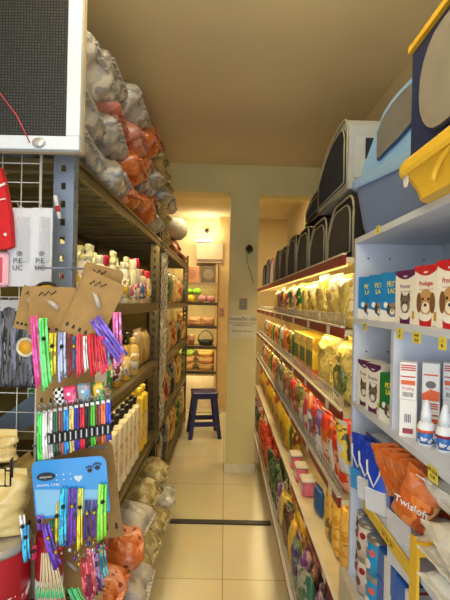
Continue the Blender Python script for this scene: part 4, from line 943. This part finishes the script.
# white wire grid panel
GYp = 1.215
r = empty('wire_grid_panel', 'white wire display grid leaning at the near end of the left rack', 'display grid', (0, 0, 0))
b = MB(); gx0, gx1 = -1.0+.02, at(47, 300, GYp).x; xs_ = []
x = at(19, 300, GYp).x
while x > gx0: xs_.append(x); x -= .053
x = at(19, 300, GYp).x+.053
while x < gx1: xs_.append(x); x += .053
for x in xs_: b.tube([(x, GYp, .02), (x, GYp, 1.87)], .0016, 5)
z = .02
while z < 1.88: b.tube([(min(xs_), GYp+.003, z), (max(xs_), GYp+.003, z)], .0016, 5); z += .053
b.build('wires', M((214, 212, 204), .4, .2), r)
b = MB()
for x in (min(xs_), max(xs_)): b.tube([(x, GYp, 0), (x, GYp, 1.9)], .004, 6)
b.build('side_rail', M((214, 212, 204), .4, .2), r)
# what hangs on the grid. hang(): thin thing with its top centre at a photo position and real size
def hp(px_, py, dy=0): return at(px_, py, GYp-.012-dy)
def hook(y0, p, parent):
    b = MB(); b.tube([(0, GYp-p.y, .004), (0, -.012, .0), (0, -.02, .008)], .0018, 5); b.build('hook', M((180, 180, 176), .3, .8), parent)
# white cards (combs in sleeves)
def sleeve(px_, py, w_, h, label):
    p = hp(px_, py); r = empty('blister_card', label, 'packaged tool', (p.x, p.y, p.z), 0, 'white blister cards on the grid'); 
    b = MB(); b.box(-w_/2, w_/2, -.003, .003, -h, 0, bev=.001); b.build('card', M((206, 208, 216), .45, var=.05), r)
    b = MB(); b.box(-w_*.1, w_*.42, -.012, -.003, -h*.7, -h*.12, bev=.003); b.build('blister', film((220, 226, 232), .25), r)
    ik = M((40, 40, 46), .5); b = MB(); b.disc(0, -h*.58, .008, .007, -.003); b.build('mark', ik, r)
    text('P:E', .02, ik, r, (0, -.0135, -h*.68)); text('UC', .02, ik, r, (0, -.0135, -h*.77)); hook(0, p, r)
sleeve(21, 208, .068, .215, 'white blister card beside the red garment on the grid'); sleeve(43, 208, .055, .215, 'white blister card beside the slotted post on the grid')
# red garment
p = hp(2, 172, .02); r = empty('red_garment', 'red and white pet garment hanging at the left edge of the grid', 'clothing', (p.x, p.y, p.z)); 
b = MB(); n = 10; outl = [(-.04, 0), (0, .01), (.012, -.03), (.03, -.12), (.036, -.2), (.02, -.208), (-.04, -.212), (-.1, -.2), (-.09, -.1), (-.07, 0)]
b.prism(outl, -.014, .01); b.build('cloth', M((200, 20, 30), .8, bump=.5, scale=30), r)
b = MB(); b.tube([(-.06, -.017, -.05), (-.02, -.017, -.055), (.018, -.017, -.035)], .0035, 5); b.tube([(-.06, -.017, -.09), (-.02, -.017, -.085), (.02, -.017, -.075)], .002, 5); b.disc(.02, -.17, .004, .004, -.014, .003); b.build('white_trim', M((235, 225, 225), .7), r); hook(0, p, r)
p = hp(-6, 250, .016); r = empty('pink_comb_case', 'pale pink rounded case under the red garment', 'case', (p.x, p.y, p.z)); b = MB(); b.box(-.04, .04, -.008, .008, -.1, -.005, bev=.008); b.build('shell', M((236, 180, 190), .4), r); b = MB(); b.box(-.028, .028, -.0095, -.008, -.088, -.02, bev=.0005); b.build('window', M((200, 70, 100), .4), r)
# dark transparent pouches
for i, (px_, nm) in enumerate(((-2, 'at the left edge'), (12, 'in the middle'), (27, 'beside the kraft cards'))):
    p = hp(px_, 300, .008*(i+1)); r = empty('clear_bag', f'clear bag with dark bristles hanging {nm} of the lower grid', 'bag', (p.x, p.y, p.z), 0, 'clear bags on the grid')
    pillow_mb(.055, .22, .02, i, .12, 8, 16).build('contents', PR([(60, 62, 74), (100, 102, 112), (38, 40, 50), (150, 150, 156)], 22, rough=.2, stretch=(3, 1, .5)), r, (0, 0, -.235))
    b = MB(); b.box(-.03, .03, -.002, .002, -.03, 0); b.build('header', M((170, 170, 174), .3), r); hook(0, p, r)
# blue board, cream sack, red tin standing behind/before grid on the floor rack -> hang items low
p = hp(14, 400, .01); r = empty('slate_folder', 'slate grey-blue sheet bent behind the lower grid, above the cream sack', 'bag', (p.x-.01, GYp+.01, p.z)); b = MB(); b.prism([(-.1, -.1), (.06, .02), (.075, -.01), (.07, -.06), (-.1, -.17)], 0, .012); b.build('flap', M((74, 86, 100), .6), r)
# things standing behind the grid on a low crate
cr = empty('cardboard_crate', 'brown cardboard crate at the foot of the wire grid', 'box', (-.58, 1.04, 0)); 
b = MB(); b.box(-.19, .19, -.12, .12, 0, .66, bev=.004); b.build('crate_body', M((110, 86, 56), .8, bump=.2), cr); b = MB(); b.box(-.19, .19, -.1215, -.12, .5, .54); b.build('tape', M((160, 130, 80), .4), cr)
r = empty('red_tin', 'big red and white tin below the cream sack at the lower left', 'can', (-.55, 1.06, .66))
b = MB(); b.lathe([(.085, 0), (.088, .004), (.088, .2), (.085, .205)], 26); b.build('can', M((170, 20, 34), .35, coat=.3), r)
b = MB(); b.lathe([(.0885, .05), (.0885, .1)], 26); b.build('label_band', PR([(226, 220, 220), (170, 20, 34), (230, 228, 226)], 30, bump=0), r); b = MB(); b.lathe([(.0895, .195), (.0895, .21), (.08, .212)], 26); b.build('lid', M((190, 184, 178), .3, .5), r)
r2 = empty('red_tin', 'smaller red and white tin partly behind the hanging leads at the lower left', 'can', (-.425, 1.10, .66))
b = MB(); b.lathe([(.033, 0), (.033, .2), (.031, .205)], 20); b.build('can', M((176, 30, 44), .35), r2); b = MB(); b.lathe([(.0335, .05), (.0335, .1)], 20); b.build('label_band', M((226, 220, 220), .4), r2)
packet('cream_sack', PR([(222, 196, 130), (206, 178, 110), (236, 216, 160)], 6), .2, .15, .09, 'crumpled cream sack on top of the red tin behind the wire hook', 'bag', (-.57, 1.07, .872), 0, None, 9, .22, hi=True)
packet('cream_sack', PR([(226, 200, 130), (210, 180, 110)], 6), .16, .07, .06, 'flat cream sack above the other one at the left edge', 'bag', (-.6, 1.12, 1.03), 0, None, 10, .22, hi=True)
p = at(5, 486, 1.0); b = MB(); b.tube([(0, 0, 0), (.012, 0, 0), (.012, 0, .06), (.016, 0, .065), (.016, 0, .02)], .0022, 5); b.tube([(0, 0, .035), (.013, 0, .035)], .002, 5); b.tube([(-.03, 0, .0), (0, 0, 0), (0, 0, .04), (-.03, 0, .04)], .0022, 5); o = b.build('wire_hook', M((20, 20, 22), .4), None, (p.x, p.y, p.z)); tag(o, 'black wire hook in front of the cream sack at the left edge', 'hook')

# ---- kraft cards and collars (plane about a metre away)
HY = 1.04
kraft = M((160, 124, 70), .75, var=.12, bump=.1, scale=25); kdark = M((40, 32, 24), .6)
def kcard(px_, py, w_, h, rz, dy, label, sole=True):
    p = at(px_, py, HY+dy); r = empty('kraft_card', label, 'display card', (p.x, p.y, p.z), (0, rz, 0), 'kraft collar cards')
    n = 5; pts = [(-w_*.49, -h/2), (w_*.5, -h*.485), (w_*.49, h*.44), (w_*.42, h/2), (-w_*.2, h*.49), (-w_*.46, h/2), (-w_/2, h*.42)]
    b = MB(); b.prism(pts, -.0015, .0015); b.build('card', kraft, r)
    b = MB(); b.tube([(-.012, -.002, h*.2), (0, -.008, h*.16), (.014, -.004, h*.05)], .006, 6); b.build('ribbon', film((214, 206, 196), .6), r)
    b = MB()
    for k in range(6): b.prism([(-w_*.42+k*w_*.16, -h*.4), (-w_*.42+k*w_*.16+.007, -h*.4), (-w_*.42+k*w_*.16+.006, -h*.34), (-w_*.42+k*w_*.16+.001, -h*.34)], -.0022, -.0015)
    b.build('slots', kdark, r)
    if sole:
        b = MB(); b.tube([(-w_*.3, -.002, h*.3), (-w_*.24, -.002, h*.38), (-w_*.18, -.002, h*.31), (-w_*.1, -.002, h*.4), (-w_*.04, -.002, h*.33), (w_*.06, -.002, h*.41)], .0016, 4); b.build('brush_mark', kdark, r) 
    return r
kcard(31, 309, .065, .11, R(12), .06, 'narrow kraft card leaning at the far left behind the others')
kcard(53, 311, .115, .118, R(1), .02, 'wide kraft card below the yellow disc')
kcard(93, 308, .1, .16, R(24), .0, 'big tilted kraft card with dark printed letters')
kcard(99, 290, .1, .12, R(14), .045, 'kraft card tilted behind the big one, nearest the bottles')
kcard(66, 372, .15, .2, R(1), .09, 'long kraft backing board behind the short clipped collars', False)
kcard(88, 492, .16, .26, R(-8), .12, 'kraft backing board behind the blue card', False)
kcard(58, 500, .14, .2, R(14), .09, 'kraft board sticking out left of the blue card', False)
kcard(72, 572, .16, .16, R(-4), .15, 'kraft board at the bottom behind the thin strings', False)
def yball(px_, py, r_, label, d):
    p = at(px_, py, HY+d); r = empty('leash_reel', label, 'leash', (p.x, p.y, p.z), 0, 'yellow reels'); b = MB(); b.lathe([(r_, -.007), (r_*1.02, 0), (r_, .007)], 24, T=Matrix.Rotation(PI/2, 4, 'X')); b.build('disc', M((220, 160, 30), .5), r)
    b = MB(); b.tube([(r_*1.03*math.cos(a), -.006, r_*1.03*math.sin(a)) for a in [2*PI*k/24 for k in range(24)]], .0045, 6, closed=True); b.build('rim', dark if 'kraft' in label else M((210, 200, 180), .3, .3), r)
yball(48, 298, .036, 'yellow disc with a black rim behind the wide kraft card', .05); yball(27, 347, .02, 'small yellow reel left of the pink collar', .05)

# rod that carries everything
r = empty('hook_arm', 'steel arm with prongs carrying the collar cards at the front of the left rack', 'hook', (0, 0, 0)); b = MB()
for zz in (1.53, 1.22, 1.06):
    b = MB(); b.tube([(-.42, GYp, zz), (-.41, HY+.12, zz), (-.5, HY+.12, zz)], .003, 6); b.build('prong', steel, r)
    b = MB(); b.tube([(-.41, HY+.12, zz), (-.3, HY+.12, zz)], .003, 6); b.build('cross_rod', steel, r)

def collar(px_, py0, py1, wpx, col, label, dy=0, tilt=0, bell=True, name='nylon_collar', n=3, col2=None):
    """a collar folded into hanging strands, a bell at its foot"""
    p = at(px_, py0, HY-dy); h = (py1-py0)*HY/F; w_ = wpx*HY/F
    r = empty(name, label, 'collar', (p.x, p.y, p.z), (0, tilt, 0), 'hanging collars')
    b = MB(); sw = w_/n
    m = PR([col, tuple(min(255, int(c*1.25)+15) for c in col), tuple(int(c*.75) for c in col)], 60, rough=.5, bump=.1, stretch=(1, 1, .4)) if col2 is None else PR([col, col2, col], 50, rough=.5, bump=.1)
    for k in range(n):
        x0 = -w_/2+k*sw; yo = .003*(k % 2); hh = h*(1-.05*((k*7) % 3)); pts = []
        seg = 8
        vs = []
        for q in range(seg+1):
            z = -hh*q/seg; bow_ = .004*math.sin(PI*q/seg)+yo; spread = (1+.12*q/seg)
            vs += [((x0+.0006)*spread, -bow_-.0012, z), ((x0+sw*.86)*spread, -bow_-.0012, z), ((x0+sw*.86)*spread, -bow_+.0012, z), ((x0+.0006)*spread, -bow_+.0012, z)]
        fs = [[0, 1, 2, 3], [seg*4+3, seg*4+2, seg*4+1, seg*4]]
        for q in range(seg):
            for e in range(4): fs.append([q*4+e, q*4+(e+1) % 4, q*4+4+(e+1) % 4, q*4+4+e])
        b.add(vs, fs, 0, True)
    b.build('strap', m, r)
    if bell:
        b = MB(); b.lathe([(.001, -.005), (.0038, -.003), (.005, 0), (.0038, .003), (.001, .005)], 10, T=Matrix.Translation((w_*.1, -.009, -h*.28))); b.build('bell', M((50, 50, 40) if sum(col) > 300 else (190, 160, 60), .25, .8), r)
    return r
A = [(34, 316, 387, 8, (230, 70, 150), 'bright pink collar at the left end', .012, R(-6)), (43, 318, 390, 9, (90, 220, 110), 'mint green collar beside the pink one', .014, R(-5)), (53, 333, 378, 8, (220, 205, 50), 'yellow collar below the wide kraft card', .006, 0),
     (62, 332, 382, 8, (150, 160, 210), 'lilac collar beside the yellow one', .008, R(-2)), (70, 334, 377, 5, (120, 30, 40), 'dark red collar beside the lilac one', .006, R(-3)), (75, 336, 372, 5, (50, 90, 140), 'blue collar hidden beside the reds', .004, 0), (80, 334, 377, 7, (214, 50, 70), 'red collar left of the white speckled one', .01, R(-2)),
     (85, 336, 372, 4, (226, 210, 210), 'white speckled collar between the reds', .012, R(-4)), (92, 334, 376, 9, (206, 24, 50), 'crimson collar in the middle of the red bunch', .013, R(-6)), (100, 336, 374, 8, (220, 40, 60), 'scarlet collar at the right of the red bunch', .011, R(-10)),
     (106, 344, 368, 6, (110, 110, 180), 'slate violet collar under the tilted card', .006, R(-6)), (117, 312, 368, 9, (236, 120, 180), 'rose pink collar hanging right of the cards', .008, R(-3))]
for a in A: collar(*a[:5], a[5]+' of the upper collars', a[6], a[7], bell=(a[0] in (43, 53, 62, 75)))
collar(95, 318, 366, 13, (110, 84, 190), 'purple and lilac lead lying slantwise over the tilted card', .022, R(-36), False, 'nylon_collar', 4)
p = at(102, 338, HY-.034); tag((lambda b: (b.lathe([(.001, -.006), (.005, -.003), (.006, 0), (.005, .003), (.001, .006)], 10), b.build('pink_bead', M((226, 40, 130), .3), None, (p.x, p.y, p.z)))[1])(MB()), 'small magenta bead on the slanting purple lead', 'bead')
# small soft cards
def ccard(px_, py, w_, h, mats, label, pat=None):
    p = at(px_, py, HY-.004); r = empty('bandana_pack', label, 'pack', (p.x, p.y, p.z), (0, R(-8), 0), 'small packs under the collars'); pillow_mb(w_, h, .014, 1, .05, 8, 8).build('cloth', mats, r, (0, 0, -h))
    b = MB(); b.disc(0, -h*.4, .004, .004, -.008, .002); b.build('snap', M((230, 230, 230), .4), r)
chk, nt, bs = new_mat('checker'); ck = nt.nodes.new('ShaderNodeTexChecker'); ck.inputs['Scale'].default_value = 140; ck.inputs['Color1'].default_value = (.8, .8, .78, 1); ck.inputs['Color2'].default_value = (.01, .01, .01, 1)
tc = nt.nodes.new('ShaderNodeTexCoord'); nt.links.new(tc.outputs['Object'], ck.inputs[0]); nt.links.new(ck.outputs[0], bs.inputs['Base Color'])
ccard(58, 388, .026, .042, chk, 'black and white checked pack under the collars'); ccard(69, 386, .032, .044, PR([(226, 60, 120), (240, 130, 170), (200, 30, 90)], 60), 'pink pack with white print under the collars'); ccard(83, 383, .034, .046, PR([(110, 160, 196), (170, 150, 150), (90, 110, 150)], 50), 'blue-grey pack under the red collars')
ccard(98, 382, .03, .05, PR([(226, 190, 60), (60, 150, 90), (200, 70, 70)], 70), 'yellow pack with coloured spots at the right')
# second row: clipped collars
cols = [((70, 210, 80), 'green'), ((226, 220, 210), 'white'), ((190, 180, 180), 'pale grey'), ((30, 70, 50), 'dark green'), ((130, 70, 60), 'brown'), ((30, 130, 210), 'sky blue'), ((190, 170, 100), 'sand'), ((50, 40, 140), 'indigo'),
        ((206, 30, 50), 'red'), ((24, 24, 24), 'black'), ((90, 200, 60), 'lime'), ((110, 50, 40), 'maroon'), ((214, 100, 60), 'orange'), ((40, 60, 180), 'royal blue')]
for i, (c, n_) in enumerate(cols):
    px_ = 40+i*5.3; y0 = 412-i*.9; y1 = 462-i*1.6
    r = collar(px_, y0, y1, 5.6, c, f'{n_} clip-on collar between the '+(cols[i-1][1] if i else 'left edge')+' and '+(cols[i+1][1] if i < 13 else 'the shelf')+' ones, middle row', .004+.003*(i % 2), R(-2), False, 'clip_collar', 2)
    b = MB(); b.tube([(-.003, -.003, .0), (-.004, -.004, .012), (0, -.005, .02), (.004, -.004, .012), (.003, -.003, 0)], .0022, 5, closed=True); b.box(-.004, .004, -.006, .0, -.004, .003); b.build('clasp', M((170, 168, 164), .25, .9), r)
    if i > 1:
        b = MB(); b.box(-.0065, .0065, -.011, -.004, -.078+.0, -.052, bev=.002); b.build('buckle', M((16, 16, 18), .4), r); b = MB(); b.box(-.001, .0012, -.0118, -.011, -.074, -.056); b.build('buckle_mark', M((210, 210, 210), .5), r)
# blue card
p = at(71, 487, HY-.01); r = empty('blue_collar_card', 'bright blue header card with an oval badge and paw prints', 'display card', (p.x, p.y, p.z), (0, R(-6), 0))
W_, H_ = .175, .135
b = MB(); pts = []
for cx, cz, a0 in ((W_/2-.018, H_/2-.018, 0), (-W_/2+.018, H_/2-.018, 90), (-W_/2+.01, -H_/2+.01, 180), (W_/2-.01, -H_/2+.01, 270)):
    rr = .018 if a0 < 180 else .01
    for q in range(6): t = R(a0+18*q); pts.append((cx+rr*math.cos(t), cz+rr*math.sin(t)))
b.prism(pts, -.002, .001); b.build('card', M((34, 140, 214), .3, var=.04, coat=.4), r)
b = MB(); b.prism([(-W_/2+.004, -H_/2+.006), (W_/2-.004, -H_/2+.006), (W_/2-.004, -.012), (-W_/2+.004, .002)], -.0028, -.002); b.build('pale_panel', M((130, 184, 220), .4), r)
b = MB(); b.disc(-.055, .03, .022, .0095, -.002, .0015); b.build('oval_badge', M((20, 24, 30), .4), r); text('ampaws', .009, M((200, 206, 210), .4), r, (-.055, -.0045, .03))
text('ANIMAL CARE', .0085, M((210, 230, 245), .4), r, (-.052, -.003, .01)); b = MB()
for cx, cz, s in ((.048, .036, 1), (.066, .041, 1.1)):
    b.disc(cx, cz, .006*s, .005*s, -.002, .0012, n=12)
    for q in range(4): b.disc(cx-.007*s+q*.0047*s, cz+.009*s-(.002 if q in (0, 3) else 0), .002*s, .0028*s, -.002, .0012, n=8)
b.build('paw_prints', M((20, 30, 44), .4), r)
b = MB(); pts = [(.0006*(16*math.sin(t)**3)+.02, .0006*(13*math.cos(t)-5*math.cos(2*t)-2*math.cos(3*t)-math.cos(4*t))+.02) for t in [2*PI*k/24 for k in range(24)]]; b.prism(pts, -.0032, -.002)
b.build('heart_print', M((196, 214, 226), .4), r); b = MB(); [b.disc(-.03+.016*(k % 3), .02-.012*(k//3)+.012, .0016, .0016, -.002, .001, n=6) for k in range(7)]; b.build('dots', M((210, 226, 240), .4), r)
B2 = [(58, 502, 545, 3, (226, 190, 40), 'narrow yellow collar at the left edge'), (64, 488, 548, 7, (40, 170, 226), 'sky blue collar'), (73, 488, 546, 8, (84, 40, 140), 'wide purple collar'), (81, 488, 550, 5, (232, 204, 50), 'yellow collar'),
      (88, 500, 540, 6, (50, 34, 90), 'dark violet collar'), (95, 500, 538, 5, (70, 40, 120), 'violet collar'), (103, 484, 541, 9, (130, 226, 60), 'lime green collar')]
for a in B2: 
    rr = collar(*a[:5], a[5]+' hanging from the blue card', .018, R(0), True)
    b = MB(); b.lathe([(.001, -.004), (.0035, -.002), (.0042, 0), (.0035, .002), (.001, .004)], 8, T=Matrix.Translation((0, -.006, -(a[2]-a[1])*HY/F-.006))); b.build('bell', M((180, 150, 120), .25, .8), rr)
# left side tangle
collar(26, 525, 562, 7, (40, 160, 220), 'sky blue collar hanging left of the kraft board', .01, R(-3)); collar(22, 515, 550, 6, (200, 210, 214), 'pale silver collar left of the sky blue one', .004, R(-10))
collar(45, 524, 570, 9, (84, 50, 160), 'purple collar below the left corner of the blue card', .024, R(-18)); collar(40, 515, 530, 6, (120, 70, 170), 'short violet loop above the purple collar', .018, R(-4))
collar(52, 520, 548, 6, (40, 120, 80), 'green patterned collar behind the purple one', .0, R(-6)); collar(35, 545, 560, 4, (226, 40, 110), 'short magenta loop left of the purple collar', .0, 0)
for i, (x, y0, y1, c, n_) in enumerate([(84, 562, 600, (190, 24, 40), 'red'), (90, 548, 596, (200, 60, 80), 'coral'), (97, 550, 592, (70, 40, 90), 'plum'), (102, 545, 578, (20, 110, 120), 'teal'), (88, 575, 606, (120, 20, 50), 'burgundy')]):
    collar(x, y0, y1, 7, c, f'{n_} braided collar in the bunch at the foot of the lime green one', .008+.002*i, R(-8), False, 'braided_collar', 3, tuple(min(255, v+90) for v in c))
for i in range(12):
    p = at(56+i*4.6, 556-((i*7) % 5)*2+(8 if 3 < i < 7 else -4), HY-.03); b = MB(); b.lathe([(.001, -.005), (.0038, -.003), (.005, 0), (.0038, .003), (.001, .005)], 10)
    cb = [((190, 150, 60), 'brass'), ((170, 40, 60), 'red'), ((60, 90, 170), 'blue'), ((190, 190, 200), 'silver'), ((120, 60, 150), 'violet')][i % 5]
    o = b.build('jingle_bell', M(cb[0], .25, .7), None, (p.x, p.y, p.z)); tag(o, f'{cb[1]} jingle bell, {ordw(i+1)} from the left in the row under the hanging collars', 'bell', 'jingle bells')
    b = MB(); b.tube([(0, 0, .004), (0, .0, .011), (0, .012, .016)], .0008, 4); b.build('ring', M((180, 180, 180), .3, .8), o)
for i in range(6):
    x0, x1 = 42+i*2, 38+i*5.2
    p = at(x0, 553, HY-.02); q = at(x1, 604, HY-.01); d = q-p; b = MB(); b.tube([(0, 0, 0), d*.5+Vector((.003, -.004, 0)), d], .0016, 5); b.tube([(.004, 0, 0), d*.5+Vector((.008, -.004, 0)), d+Vector((.005, 0, 0))], .0016, 5)
    o = b.build('card_string', M((214, 196, 156), .6), None, tuple(p)); tag(o, f'thin beige string with a green knot, {ordw(i+1)} from the left at the display foot', 'string', 'thin strings')
    b = MB(); b.lathe([(.002, 0), (.005, .004), (.0055, .02), (.003, .026)], 8); b.build('knot', M((60, 190, 120), .5), o, tuple(d*.88))
for i, (x, c) in enumerate(((70, (60, 180, 120)), (76, (80, 190, 110)))):
    collar(x, 588, 606, 6, c, f'{["left","right"][i]} jade green loop at the very bottom of the display', .02, R(-30), False)
# tag hanging on the post
p = at(56, 200, 1.26); r = empty('red_marker_pen', 'white marker pen with red ends hanging at the slotted post', 'pen', (p.x, p.y-.0, p.z), (0, R(-12), 0)); b = MB(); b.lathe([(.004, -.055), (.0055, -.05), (.0055, -.01)], 10); b.build('barrel', M((226, 226, 226), .4), r); b = MB(); b.lathe([(.006, -.035), (.006, -.018)], 10); b.build('red_sleeve', M((200, 20, 30), .4), r); b = MB(); b.lathe([(.006, -.01), (.006, .012), (.003, .014)], 10); b.build('cap', M((236, 236, 236), .4), r)
b = MB(); b.tube([(0, 0, .012), (.0, .02, .02)], .001, 4); b.build('string', M((200, 40, 40), .5), r)
